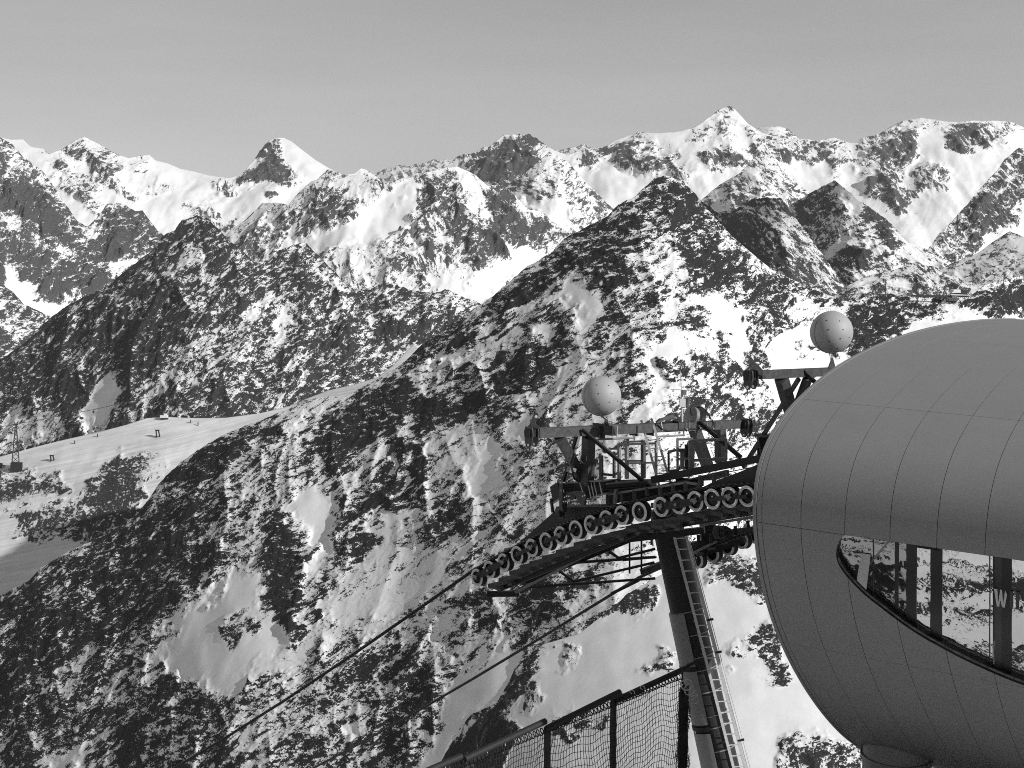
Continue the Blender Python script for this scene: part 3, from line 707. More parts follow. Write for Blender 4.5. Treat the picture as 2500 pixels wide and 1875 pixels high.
# ------------------------------------------------------------------ mesh builder
UP = Vector((0, 0, 1))
def V3(p): return Vector(p)
class MB:
    def __init__(s): s.v = []; s.f = []; s.sm = []
    def add(s, vs, fs, smooth=False):
        b = len(s.v); s.v += [Vector(x) for x in vs]
        for f in fs: s.f.append([b + i for i in f]); s.sm.append(smooth)
        return s
    def bar(s, a, b, w, h, up=UP):
        a = V3(a); b = V3(b); d = (b - a).normalized()
        x = d.cross(up)
        if x.length < 1e-4: x = d.cross(Vector((1, 0, 0)))
        x.normalize(); y = x.cross(d).normalized()
        x *= w / 2; y *= h / 2
        vs = [a - x - y, a + x - y, a + x + y, a - x + y, b - x - y, b + x - y, b + x + y, b - x + y]
        return s.add(vs, [(3, 2, 1, 0), (4, 5, 6, 7), (0, 1, 5, 4), (1, 2, 6, 5), (2, 3, 7, 6), (3, 0, 4, 7)])
    def channel(s, a, b, w, h, up=UP, t=None):
        """I-section: two flanges and a web"""
        a = V3(a); b = V3(b); d = (b - a).normalized(); x = d.cross(up).normalized(); y = x.cross(d).normalized()
        t = t or w * 0.12
        s.bar(a + y * (h / 2 - t / 2), b + y * (h / 2 - t / 2), w, t, up)
        s.bar(a - y * (h / 2 - t / 2), b - y * (h / 2 - t / 2), w, t, up)
        return s.bar(a, b, t, h - 2 * t, up)
    def tube(s, pts, r, n=10, cap=True, r2=None):
        pts = [V3(p) for p in pts]; k = len(pts); rings = []
        px = None
        for i, p in enumerate(pts):
            d = (pts[min(i + 1, k - 1)] - pts[max(i - 1, 0)]).normalized()
            if px is None:
                px = d.orthogonal().normalized()
            else:
                px = (px - d * px.dot(d)).normalized()
            py = d.cross(px)
            rr = r if r2 is None else r + (r2 - r) * i / (k - 1)
            rings.append([p + (px * math.cos(2 * math.pi * j / n) + py * math.sin(2 * math.pi * j / n)) * rr for j in range(n)])
        vs = [q for g in rings for q in g]
        fs = [(i * n + j, i * n + (j + 1) % n, (i + 1) * n + (j + 1) % n, (i + 1) * n + j) for i in range(k - 1) for j in range(n)]
        s.add(vs, fs, True)
        if cap:
            s.add(rings[0], [tuple(range(n))[::-1]]); s.add(rings[-1], [tuple(range(n))])
        return s
    def plate(s, pts, nrm, t):
        """polygon extruded by t along nrm"""
        pts = [V3(p) for p in pts]; nn = V3(nrm).normalized() * t; k = len(pts)
        # triangulate in the polygon's own plane
        o = pts[0]; ax = (pts[1] - pts[0]).normalized(); ay = V3(nrm).normalized().cross(ax)
        p2 = [Vector(((p - o).dot(ax), (p - o).dot(ay))) for p in pts]
        r = delaunay_2d_cdt(p2, [], [list(range(k))], 1, 1e-6)
        tv, tf = r[0], r[2]
        base = [o + ax * q.x + ay * q.y for q in tv]
        s.add(base, [tuple(f) for f in tf]); s.add([b + nn for b in base], [tuple(f)[::-1] for f in tf])
        s.add(pts + [p + nn for p in pts], [(i, (i + 1) % k, k + (i + 1) % k, k + i) for i in range(k)])
        return s
    def lathe(s, prof, axis, centre=(0, 0, 0), n=28, a0=0, a1=None, smooth=True, xref=None):
        """prof: [(radius, height along axis)]"""
        axis = V3(axis).normalized(); c = V3(centre)
        x = (V3(xref) - axis * V3(xref).dot(axis)).normalized() if xref is not None else axis.orthogonal().normalized()
        y = axis.cross(x)
        full = a1 is None
        m = n if full else n + 1
        vs = []
        for (r, w) in prof:
            for j in range(m):
                t = 2 * math.pi * j / n if full else a0 + (a1 - a0) * j / n
                vs.append(c + axis * w + (x * math.cos(t) + y * math.sin(t)) * r)
        fs = []
        for i in range(len(prof) - 1):
            for j in range(n):
                j2 = (j + 1) % m
                fs.append((i * m + j, i * m + j2, (i + 1) * m + j2, (i + 1) * m + j))
        return s.add(vs, fs, smooth)
    def build(s, name, material, parent=None, loc=None, label=None):
        off = Vector((0, 0, 0))
        if parent is not None:
            off = wloc(parent)
        if loc is not None: off = V3(loc)
        me = bpy.data.meshes.new(name)
        me.from_pydata([tuple(p - off) for p in s.v], [], [list(f) for f in s.f])
        me.polygons.foreach_set('use_smooth', s.sm)
        me.validate()
        bm = bmesh.new(); bm.from_mesh(me)
        bmesh.ops.remove_doubles(bm, verts=bm.verts, dist=1e-5)
        bmesh.ops.recalc_face_normals(bm, faces=bm.faces)
        bm.to_mesh(me); bm.free()
        # sharp edges between flat and smooth regions
        me.materials.append(material)
        try: me.set_sharp_from_angle(angle=R(35))
        except Exception: pass
        o = bpy.data.objects.new(name, me)
        link(o, parent)
        if loc is not None and parent is None: o.location = loc
        if label: o['label'] = label
        return o
def wloc(o):
    v = Vector(o.location)
    while o.parent: o = o.parent; v = v + Vector(o.location)
    return v

# ------------------------------------------------------------------ materials
M_beam = mat('weathered_galvanised_steel', .085, .55, .3, .45, 9, .3, 90)
M_dark = mat('dark_painted_steel', .022, .5, .2, .5, 8, .25, 70)
M_galv = mat('bright_galvanised_steel', .60, .42, .1, .25, 22, .15, 120)
M_mid = mat('dull_galvanised_steel', .26, .5, .4, .3, 16, .2, 100)
M_rubber = mat('pale_tyre_rubber', .80, .7, 0, .12, 30, .1, 150)
M_black = mat('black_rubber', .012, .6, 0, .3, 20)
M_ball = mat('painted_fibreglass_ball', .40, .55, 0, .07, 60, .12, 220)
M_plank = mat('weathered_planks', .10, .8, 0, .5, 14, .5, 120, stretch=(1, 1, 3))
M_clad = mat('zinc_cladding', .24, .45, .3, .16, 26, .2, 160)
M_bolt = mat('bright_bolts', .8, .35, .5, .1, 30)
# twisted wire rope: strands as diagonal relief
M_rope = mat('wire_rope', .035, .45, .4, .4, 60)
def strands(m, freq):
    t = m.node_tree; b = t.nodes['Principled BSDF']
    co = t.nodes.new('ShaderNodeTexCoord'); w = t.nodes.new('ShaderNodeTexWave')
    mp_ = t.nodes.new('ShaderNodeMapping'); mp_.inputs['Rotation'].default_value = (R(20), R(55), R(30))
    t.links.new(co.outputs['Object'], mp_.inputs[0]); t.links.new(mp_.outputs[0], w.inputs['Vector'])
    w.inputs['Scale'].default_value = freq; w.inputs['Distortion'].default_value = 0.0
    bp = t.nodes.new('ShaderNodeBump'); bp.inputs['Strength'].default_value = 1.0; bp.inputs['Distance'].default_value = 0.02
    t.links.new(w.outputs['Fac'], bp.inputs['Height']); t.links.new(bp.outputs[0], b.inputs['Normal'])
    r = t.nodes.new('ShaderNodeMapRange'); r.inputs['To Min'].default_value = .004; r.inputs['To Max'].default_value = .035
    t.links.new(w.outputs['Fac'], r.inputs['Value']); t.links.new(r.outputs[0], b.inputs['Base Color'])
strands(M_rope, 3.2)

# ------------------------------------------------------------------ the lift tower
AX = Vector((0.74, 0.67, 0)).normalized()       # along the crossbeams, away to the right
OUT = -AX                                       # outward on our side
NP0 = P(1842, 1205, 26.0)                       # a point of the near rope's plane
def c1(x, y): return (1150 + x / 2.765, 700 + y / 2.765)
def c2(x, y): return (1250 + x / 5.53, 950 + y / 5.53)
def c3(x, y): return (1130 + x / 5.53, 1150 + y / 5.53)
def c4(x, y): return (1520 + x / 5.53, 1100 + y / 5.53)
def c5(x, y): return (1600 + x / 7.373, 950 + y / 7.373)
def c6(x, y): return (1780 + x / 5.53, 720 + y / 5.53)
def c7(x, y): return (1550 + x / 2.654, 1250 + y / 2.654)
def NP(uv, off=0.0):
    return on_plane(uv[0], uv[1], NP0 + AX * off, AX)
def Q(uv, d): return P(uv[0], uv[1], d)

pole_top = P(1634, 1300, 30.3); pole_low = P(1761, 1875, 29.6)
pd = (pole_low - pole_top).normalized()
pole_base = pole_top + pd * 9.5
tower = empty('lift_tower', pole_base)
tag(tower, 'dark steel chairlift tower with two rows of pulley wheels, walkways and a long side ladder', 'lift tower')
T = tower

# shaft and its details
m = MB(); ptop2 = pole_top - pd * 0.55
m.tube([ptop2 + (pole_base - ptop2) * (i / 12) for i in range(13)], .335, 32, True, .44)
pole = m.build('shaft', M_dark, T)
def pole_pt(v):
    a = pole_top; t = 0.0
    # point of the axis seen at height v
    lo, hi = -1.0, 12.0
    for _ in range(40):
        mid_ = (lo + hi) / 2; p = pole_top + pd * mid_
        _, vv = proj(p.x, p.y, p.z)
        if vv < v: lo = mid_
        else: hi = mid_
    return pole_top + pd * lo
def pole_r(p): return .335 + (.44 - .335) * ((p - ptop2).length / (pole_base - ptop2).length)
for vv in (1489, 1545, 1599, 1630, 1683, 1740, 1768, 1824):
    p = pole_pt(vv); r = pole_r(p)
    MB().lathe([(r + .001, -.012), (r + .016, -.012), (r + .016, .012), (r + .001, .012)], pd, p, 28, smooth=False).build('hoop', M_mid, T)
# pale cladding shells on the left of the shaft
left_dir = Vector((-0.97, -0.25, 0))
for (va, vb_) in ((1490, 1617), (1628, 1757), (1778, 1905)):
    pa = pole_pt(va); pb = pole_pt(vb_); L_ = (pb - pa).length
    prof = [(pole_r(pa) + .03, 0), (pole_r(pb) + .03, L_)]
    mm = MB()
    mm.lathe([(pole_r(pa) + .04, 0), (pole_r(pb) + .04, L_)], pd, pa, 14, -1.05, 0.62, True, left_dir)
    mm.lathe([(pole_r(pa) + .024, 0), (pole_r(pb) + .024, L_)], pd, pa, 14, -1.05, 0.62, True, left_dir)
    mm.lathe([(pole_r(pa) + .024, 0), (pole_r(pa) + .04, 0)], pd, pa, 14, -1.05, 0.62, False, left_dir)
    mm.lathe([(pole_r(pb) + .024, L_), (pole_r(pb) + .04, L_)], pd, pa, 14, -1.05, 0.62, False, left_dir)
    cl = mm.build('cladding', M_clad, T)
for vv in (1622, 1767):
    p = pole_pt(vv); r = pole_r(p)
    MB().lathe([(r, -.045), (r + .05, -.045), (r + .05, .045), (r, .045)], pd, p, 20, -1.1, 0.68, smooth=False, xref=left_dir).build('strap', M_black, T)
# ladder on the front of the shaft
fr = Vector((0.25, -0.97, 0))
lad_n = (Vector((.10, -1, 0)) - pd * Vector((.10, -1, 0)).dot(pd)).normalized()
def lad(uv):
    return on_plane(uv[0], uv[1], pole_top + lad_n * .56, lad_n)
lr_a, lr_b = lad(c7(250, 140)), lad(c7(700, 1900)); lr_b = lr_a + (lad(c7(640, 1659)) - lr_a) * 1.7
rr_a, rr_b = lad(c7(327, 135)), lad(c7(715, 1659)); rr_b = rr_a + (rr_b - rr_a) * 1.7
MB().bar(lr_a, lr_b, .035, .06, Vector((1, 0, 0))).build('ladder_rail', M_galv, T)
MB().bar(rr_a, rr_b, .035, .06, Vector((1, 0, 0))).build('ladder_rail', M_galv, T)
MB().tube([lad(c7(342, 135)), lad(c7(342, 135)) + (lad(c7(748, 1659)) - lad(c7(342, 135))) * 1.7], .008, 6).build('safety_wire', M_galv, T)
MB().tube([lad(c7(333, 135)), lad(c7(333, 135)) + (lad(c7(732, 1659)) - lad(c7(333, 135))) * 1.7], .014, 6).build('guard_rail', M_galv, T)
nr_ = 37
rung = None
for i in range(nr_):
    y = 170 + i * 70.5
    a = lad(c7(250 + (y - 140) * (640 - 250) / (1659 - 140), y + 2)); b = lad(c7(327 + (y - 140) * (715 - 327) / (1659 - 140), y - 2))
    if a.z < pole_base.z + .3: break
    if rung is None:
        m = MB().tube([(0, 0, 0), b - a], .013, 8); rung = m.build('ladder_rung', M_galv, T); rung.location = a - pole_base
        # build() subtracted the parent's place already: keep local coordinates round the rung
        for v_ in rung.data.vertices: v_.co += Vector(pole_base)
    else:
        o = rung.copy(); link(o, T); o.location = a - pole_base
for y in (430 + 280, 705 + 215, 1490):
    t_ = (y - 140) / (1659 - 140)
    a = lad(c7(250 + t_ * 390, y)); q = pole_pt(1250 + y / 2.654)
    MB().bar(a + Vector((0, .02, 0)), q, .05, .03).build('ladder_bracket', M_mid, T)
    b = lad(c7(327 + t_ * 388, y - 10)); MB().bar(b + Vector((-.02, 0, 0)), b + Vector((.12, 0, .02)), .05, .04).build('rail_clamp', M_dark, T)
# upper ladder up to the crossbeam
ua, ub = Q(c2(1745, 420), 28.9), Q(c2(1945, 1150), 29.1)
va_, vb2 = Q(c2(1885, 405), 28.9), Q(c2(2105, 1140), 29.1)
for (a, b) in ((ua, ub), (va_, vb2)):
    a0_ = a; b0_ = b + (b - a) * 0.42
    MB().bar(a0_, b0_, .04, .05, Vector((1, 0, 0))).build('ladder_rail', M_galv, T)
for k in range(9):
    t_ = .06 + k * .155
    MB().tube([ua + (ub - ua) * t_, va_ + (vb2 - va_) * t_], .010, 6).build('ladder_rung', M_mid, T)

# crossbeams and their legs
B1a, B1b = P(1310, 1057, 28.0), P(1828, 1034, 32.5)
def beam(a, b, w, h, material=M_beam, name='crossbeam', parent=None, up=UP):
    return MB().bar(a, b, w, h, up).build(name, material, parent or T)
def b1(uv, dd=0.0):   # depth of beam one at column u
    t_ = (uv[0] - 1310) / (1828 - 1310.0)
    return 28.0 + (32.5 - 28.0) * (t_ * .86 / (1 - .14 * t_ if t_ < 7 else 1)) + dd
def onb(uv, dd=0.0): return Q(uv, b1(uv, dd))
beam(B1a, B1b, .20, .19)
# flanged collars and clamps on the beam
for x in (1170, 1195):
    uv = c2(x, 560); p = onb(uv); MB().bar(p - AX * .012, p + AX * .012, .34 if x == 1170 else .26, .30).build('flange', M_beam, T)
for x in (1310, 1365, 1640, 1860):
    p = onb(c2(x, 555)); MB().bar(p - AX * .008, p + AX * .008, .235, .225).build('clamp', M_galv if x < 1500 else M_dark, T)
for x in (350, 545, 760, 870, 1010):
    p = onb(c5(x, 660)); MB().bar(p - AX * .007, p + AX * .007, .225, .215).build('clamp', M_mid if x in (545, 870) else M_black, T)
# legs: two trestles under beam one
def leg(a, b, w, h, name='leg', material=M_beam):
    return MB().bar(a, b, w, h, AX).build(name, material, T)
leg(onb((1366, 1068)), onb((1429, 1180), .9), .17, .19)
leg(onb((1437, 1066)), onb((1434, 1180), .5), .22, .19)
# the curved gusset between them
g = [c2(940, 640), c2(1000, 640), c2(1000, 960), c2(985, 1000), c2(960, 1010), c2(935, 985), c2(900, 930), c2(915, 900), c2(925, 900)]
MB().plate([onb(q, -.08) for q in [c2(905, 860), c2(1000, 860), c2(998, 960), c2(980, 1003), c2(950, 1000), c2(925, 960)]], AX, .02).build('gusset', M_beam, T)
leg(onb((1694, 1044)), onb((1728, 1140), .4), .22, .2)
leg(onb((1758, 1042)), onb((1760, 1128), .3), .20, .2)
MB().plate([onb(q, -.08) for q in [c5(1000, 1100), c5(1110, 1080), c5(1110, 1190), c5(1085, 1225), c5(1050, 1210)]], AX, .02).build('gusset', M_beam, T)
leg(Q(c2(1200 - 330, 640), 29.4), Q(c2(690, 1240), 29.6), .055, .055, 'brace', M_dark)
leg(onb(c2(945, 545), -.2), NP(c2(1985, 1425), .5), .075, .05, 'brace', M_dark)
leg(onb(c5(790, 590), -.2), Q(c5(1545, 1235), 30.5), .09, .06, 'brace', M_dark)
# beam ends: fork plates with an arm for the rescue tackle
def fork(cuv, dep, arm_pts, holes, mir=1, sc_=1.0):
    c = P(cuv[0], cuv[1], dep); hd = Vector((-AX.y, AX.x, 0))
    for k, off in enumerate((-.10, .06)):
        o = c + AX * off * mir
        pts = [(-.11, .12), (.09, .13), (.13, .02), (.10, -.20), (.04, -.29), (-.04, -.29), (-.10, -.20), (-.13, 0)]
        MB().plate([o + hd * x * sc_ + UP * z * sc_ for x, z in pts], AX, .022).build('fork_plate', M_beam, T)
        MB().lathe([(.0, -.005), (.028, -.005), (.028, .03), (0, .03)], AX, o + UP * (-.235) * sc_, 12).build('pin', M_bolt, T)
    o = c + AX * (-.02) * mir
    # bent arm reaching up, with a hole at its tip
    MB().plate([P(*q, dep - .05) for q in arm_pts], Vector((0.2, 1, 0)), .045).build('tackle_arm', M_beam, T)
    for hq in holes:
        MB().lathe([(0, -.004), (.027, -.004), (.03, .02), (0, .02)], Vector((-.2, -1, 0)), P(*hq, dep - .055), 14).build('eyelet', M_rubber, T)
    MB().bar(o - AX * .12 * mir, o + AX * .12 * mir, .14, .16).build('end_block', M_dark, T)
fork(c2(270, 590), 27.8, [c2(*q) for q in [(245,530),(255,440),(285,350),(310,315),(345,325),(355,360),(345,395),(320,420),(315,470),(340,500),(375,530)]], [c2(328, 370)], 1, 1.0)
fork(c5(1625, 640), 32.2, [c5(*q) for q in [(1440,550),(1460,470),(1510,370),(1540,290),(1570,265),(1600,280),(1610,330),(1580,390),(1560,430),(1570,490),(1640,540)]], [c5(1577, 322)], -1, 1.0)
fork(c6(300, 1090), 24.9, [c6(*q) for q in [(215,850),(245,815),(290,830),(360,920),(440,1000),(465,1050),(440,1090),(400,1080),(380,1000),(300,930),(240,920),(215,890)]], [c6(240, 868), c6(430, 1060)], 1, .85)
# second crossbeam, partly behind the round building
B2a, B2b = P(1852, 915, 25.0), P(2260, 897, 29.3)
beam(B2a, B2b, .17, .15)
def onb2(uv, dd=0): return Q(uv, 25 + (uv[0] - 1852) / 408.0 * 3.9 + dd)
leg(onb2((1908, 924)), Q((1938, 1030), 26.4), .19, .19)
leg(onb2((1972, 924)), Q((1940, 1010), 26.6), .13, .14)
leg(onb2((1962, 905), -.15), Q((2040, 985), 25.9), .07, .05, 'brace', M_dark)
leg(onb2((1950, 925), .2), Q((1815, 1140), 27.8), .07, .07, 'brace', M_beam)
MB().bar(Q(c5(1945, 870), 27.2), Q(c5(2000, 1180), 27.2), .22, .22).build('post', M_black, T)
MB().bar(Q(c5(1880, 838), 27.1), Q(c5(2075, 828), 27.4), .26, .05).build('cap_plate', M_beam, T)
MB().bar(Q(c5(1873, 1050), 27.5), Q(c5(1873, 1190), 27.5), .08, .08).build('post', M_black, T)

# lower trestle head where the first legs stand: box, clamp plates and tie rods
nb0 = NP(c2(520, 1320), -.1)
bx = [c2(690, 1275), c2(1240, 1250), c2(1240, 1400), c2(1000, 1480), c2(690, 1400)]
MB().plate([NP(q, .15) for q in bx], AX, .5).build('head_box', M_dark, T)
MB().plate([NP(q, -.05) for q in [c2(510, 1320), c2(615, 1255), c2(640, 1400), c2(640, 1480), c2(560, 1545)]], AX, .03).build('end_plate', M_dark, T)
MB().bar(NP(c2(560, 1540), -.07), NP(c2(640, 1480), -.07), .03, .03).build('edge_rib', M_mid, T)
MB().bar(NP(c2(690, 1275), -.02), NP(c2(690, 1660), -.02), .14, .1).build('hanger', M_beam, T)
MB().plate([NP(q, -.02) for q in [c2(660, 1390), c2(850, 1390), c2(850, 1490), c2(660, 1490)]], AX, .05).build('bolted_plate', M_beam, T)
MB().plate([NP(q, -.06) for q in [c2(810, 1375), c2(970, 1375), c2(1000, 1440), c2(975, 1565), c2(930, 1565), c2(880, 1480)]], AX, .04).build('bracket_plate', M_beam, T)
for q in (c2(743, 1445), c2(776, 1445), c2(715, 1460), c2(988, 1435), c2(960, 1445), c2(735, 1515), c2(705, 1517)):
    MB().lathe([(0, -.02), (.017, -.02), (.017, .02), (0, .02)], AX, NP(q, -.09), 8).build('bolt', M_bolt, T)
for (xa, ya, xb, yb) in ((640, 1255, 668, 1385), (672, 1260, 702, 1390), (915, 1255, 955, 1385), (1020, 1255, 1068, 1470), (1065, 1255, 1110, 1470), (1105, 1255, 1155, 1470), (1178, 1255, 1225, 1460)):
    MB().tube([NP(c2(xa, ya), .1), NP(c2(xb, yb), -.12)], .012, 8).build('tie_rod', M_galv, T)
for (xa, ya, xb, yb) in ((625, 1250, 700, 1247), (905, 1243, 945, 1240), (990, 1240, 1215, 1240), (1060, 1472, 1165, 1468)):
    MB().bar(NP(c2(xa, ya), .05), NP(c2(xb, yb), .05), .06, .025).build('clamp_bar', M_mid, T)
MB().bar(onb(c2(760, 1080), .4), onb(c2(840, 1110), .4), .1, .12).build('junction_box', M_mid, T)
MB().tube([onb(c2(830, 1130), .3), onb(c2(850, 1200), .3), onb(c2(910, 1240), .3)], .045, 8).build('hose', M_black, T)

# main rocker beams behind the wheels: deep tapering plates
MB().plate([NP(q, .18) for q in [c3(1380, 478), c3(2130, 462), c1(985, 1472), c1(1120, 1440), c1(1120, 1500), c1(900, 1560), c3(1900, 620), c3(1500, 730), c3(1200, 830), c3(960, 930), c3(640, 1060), c3(770, 958), c3(1240, 540)]], AX, .12).build('rocker_beam', M_dark, T)
MB().bar(NP(c3(1380, 474), .12), NP(c3(2140, 460), .12), .3, .02).build('beam_flange', M_beam, T)
MB().plate([NP(q, .18) for q in [c4(420, 640), c4(700, 590), c4(1080, 495), c4(1270, 400), c4(1560, 295), c4(1850, 175), c4(2300, 20), c4(2300, 380), c4(1840, 440), c4(1400, 470), c4(1080, 560), c4(700, 640)]], AX, .12).build('rocker_beam', M_dark, T)
MB().plate([NP(q, -.1) for q in [c3(1260, 480), c3(1340, 470), c3(1350, 560), c3(1355, 640), c3(1300, 650), c3(1240, 540)]], AX, .05).build('pivot_hanger', M_beam, T)
MB().lathe([(0, -.05), (.045, -.05), (.05, -.04), (.05, .02), (.085, .02), (.085, .05), (0, .05)], AX, NP(c3(1308, 580), -.12), 18).build('pivot_pin', M_dark, T)
MB().bar(NP(c3(1192, 370), -.02), NP(c3(1215, 560), -.02), .05, .05).build('stop_bar', M_dark, T)

# the pulley wheels
WH = [c3(215, 1430), c3(385, 1325), c3(575, 1228), c3(758, 1128), c3(955, 1032), c3(1150, 948), c3(1348, 866), c3(1550, 788), c3(1757, 720), c3(1965, 656), c3(2172, 592), c1(1150, 1517),
      c4(545, 755), c4(778, 714), c4(1008, 680), c4(1235, 650), c4(1468, 626), c4(1705, 612), c4(1945, 600), c4(2190, 590)]
WR = .208
wheel_pos = [NP(q, 0) for q in WH]
def make_wheel(pos, label=None):
    L0 = wloc(T)
    m = MB()
    # dark body: tread, recessed disc with hub
    m.lathe([(WR - .012, .062), (WR - .004, .05), (WR - .03, .03), (WR - .03, -.03), (WR - .002, -.055), (WR - .002, -.075), (WR - .05, -.075)], OUT, (0, 0, 0), 36)
    m.lathe([(WR * .70, .058), (WR * .66, .035), (WR * .62, .022), (WR * .30, .030), (WR * .27, .052), (WR * .10, .055), (0, .055)], OUT, (0, 0, 0), 28)
    o = m.build('sheave_wheel', M_dark, None); o.parent = T; o.location = pos - L0
    m = MB()
    m.lathe([(WR * .985, .058), (WR * .97, .066), (WR * .80, .068), (WR * .785, .062)], OUT, (0, 0, 0), 36)
    t1 = m.build('tyre', M_rubber, None); t1.parent = o
    m = MB()
    m.lathe([(WR * .765, .060), (WR * .755, .066), (WR * .695, .066), (WR * .685, .058)], OUT, (0, 0, 0), 36)
    t2 = m.build('rim', M_rubber, None); t2.parent = o
    m = MB()
    m.lathe([(WR * .99, -.070), (WR * 1.045, -.070), (WR * 1.045, -.082), (WR * .9, -.082)], OUT, (0, 0, 0), 36)
    t3 = m.build('flange', M_mid, None); t3.parent = o
    m = MB().lathe([(0, .062), (.016, .062), (.018, .04)], OUT, Vector((0, 0, .05)) , 10)
    t4 = m.build('grease_nipple', M_bolt, None); t4.parent = o
    return o
w0 = make_wheel(wheel_pos[0])
def copy_tree(o, parent):
    c = o.copy(); link(c, parent)
    for ch in o.children: copy_tree(ch, c)
    return c
L0 = wloc(T)
wheels = [w0]
for p in wheel_pos[1:]:
    w = copy_tree(w0, T); w.location = p - L0; wheels.append(w)
# far row, seen from below
FAR = [(1704, 1366), (1742, 1351), (1779, 1334), (1813, 1318), (1845, 1305)]
for q in FAR:
    w = copy_tree(w0, T); w.location = P(q[0], q[1], 31.5) - L0; wheels.append(w)
# rocker arms with pivots, and hooked rope catchers
def arm(i, j, w=.13, ext=.0, piv=False):
    a, b = wheel_pos[i], wheel_pos[j]; d = (b - a).normalized(); n_ = UP - d * UP.dot(d); n_.normalize()
    o = OUT * .085
    mid_ = (a + b) / 2; L_ = (b - a).length
    pts = [a - d * .04 - n_ * .02, a + d * .03 - n_ * .045, mid_ - d * L_ * .2 - n_ * w * .6, mid_ + d * L_ * .2 - n_ * w * .6, b - d * .03 - n_ * .045, b + d * (.04 + ext) - n_ * .02, b + d * (.03 + ext) + n_ * .04, mid_ + d * L_ * .2 + n_ * w * .62, mid_ - d * L_ * .2 + n_ * w * .62, a + d * .02 + n_ * .04]
    MB().plate([p + o for p in pts], OUT, .03).build('rocker_arm', M_dark, T)
    if piv:
        MB().lathe([(0, .05), (.03, .05), (.034, .04), (.034, 0)], OUT, mid_ + o + OUT * .02, 14).build('pivot_pin', M_mid, T)
arm(0, 2, .13, .05, True); arm(3, 4, .07); arm(5, 6, .07); arm(6, 7, .05); arm(8, 10, .13, .04, True)
arm(12, 14, .13, .05, True); arm(15, 16, .07); arm(16, 17, .06); arm(18, 19, .07)
for i in (0, 2, 4, 6, 8, 10, 12, 14, 16, 18):
    a = wheel_pos[i]; d = (wheel_pos[min(i + 1, 19)] - a).normalized(); n_ = (UP - d * UP.dot(d)).normalized()
    o = OUT * .125
    pts = [(-.055, -.01), (-.06, .05), (-.02, .095), (.05, .09), (.13, .05), (.20, -.02), (.12, -.045), (.09, -.09), (.04, -.10), (.03, -.05), (.01, -.01), (-.03, .005)]
    MB().plate([a + o + d * x * .62 + n_ * y * .62 + UP * .01 for x, y in pts], OUT, .035).build('rope_catcher', M_mid, T)
    MB().plate([a + OUT * .09 + d * x + n_ * y for x, y in [(.12, -.03), (.22, .0), (.27, .10), (.24, .12), (.15, .04)]], OUT, .03).build('catcher_horn', M_dark, T)
MB().bar(NP(c4(395, 740), -.03), NP(c4(440, 745), -.03), .06, .10).build('switch_box', M_dark, T)

# walkway of planks under the near rope
pl_path = [c3(395, 1565), c3(540, 1485), c3(685, 1392), c3(830, 1315), c3(960, 1262), c3(1130, 1190), c3(1320, 1110), c3(1560, 1010), c3(1800, 930), c3(2050, 870), c4(110, 1065), c4(290, 1040), c4(460, 1032), c4(638, 1010), c4(840, 910), c4(1025, 875), c4(1270, 855), c4(1450, 825), c4(1640, 790), c4(1820, 760)]
pp = [NP(q, .10) for q in pl_path]
dr_ = (pp[-1] - pp[0]).normalized(); nrm_ = (UP - dr_ * UP.dot(dr_)).normalized()
plank = None
for i, p in enumerate(pp):
    if plank is None:
        m = MB().bar(Vector((0, 0, 0)), AX * 1.05, .30, .085)
        plank = m.build('plank', M_plank, None); plank.parent = T; plank.location = p - L0
    else:
        o = plank.copy(); link(o, T); o.location = p - L0
for off in (.25, .95):
    for (i0, i1) in ((0, 10), (10, 19)):
        MB().channel(pp[i0] - UP * .10 + AX * off, pp[i1] - UP * .10 + AX * off, .06, .10).build('stringer', M_dark, T)
for i in range(0, 19):
    a = pp[i] + AX * .22 - UP * .05
    MB().bar(a, a - UP * .09, .03, .10).build('cleat', M_mid, T)
    MB().bar(a + UP * .01, a + AX * .75 + UP * .01, .02, .012).build('edge_strip', M_galv, T)
def rod(a, b, w, h=None, name='brace', material=M_dark):
    return MB().bar(a, b, w, h or w).build(name, material, T)
rod(Q((1258, 1447), 30.2), Q((1464, 1338), 30.2), .045, .05, 'angle_bar', M_mid)
rod(Q((1190, 1450), 30.7), Q((1268, 1449), 30.6), .10, .12, 'stringer')
for (a, b, w) in (((1284, 1434), (1600, 1412), .05), ((1396, 1374), (1600, 1360), .055), ((1365, 1394), (1403, 1421), .05), ((1403, 1419), (1598, 1373), .05), ((1479, 1340), (1511, 1363), .06), ((1511, 1362), (1600, 1340), .05), ((1492, 1450), (1560, 1416), .06), ((1520, 1368), (1603, 1360), .04)):
    rod(Q(a, 30.8), Q(b, 30.8), w, w, 'brace', M_dark)
for (x, y0, y1) in ((1537, 1321, 1400), (1566, 1317, 1402), (1590, 1312, 1330)):
    rod(Q((x, y0), 30.9), Q((x, y1), 30.9), .04, .04, 'railing_post', M_dark)
rod(Q((1520, 1317), 29.6), Q((1720, 1294), 29.0), .12, .14, 'stringer', M_dark)
rod(Q(c4(400, 1180), 30.6), Q(c4(410, 1290), 30.6), .02, .03, 'edge_strip', M_galv)
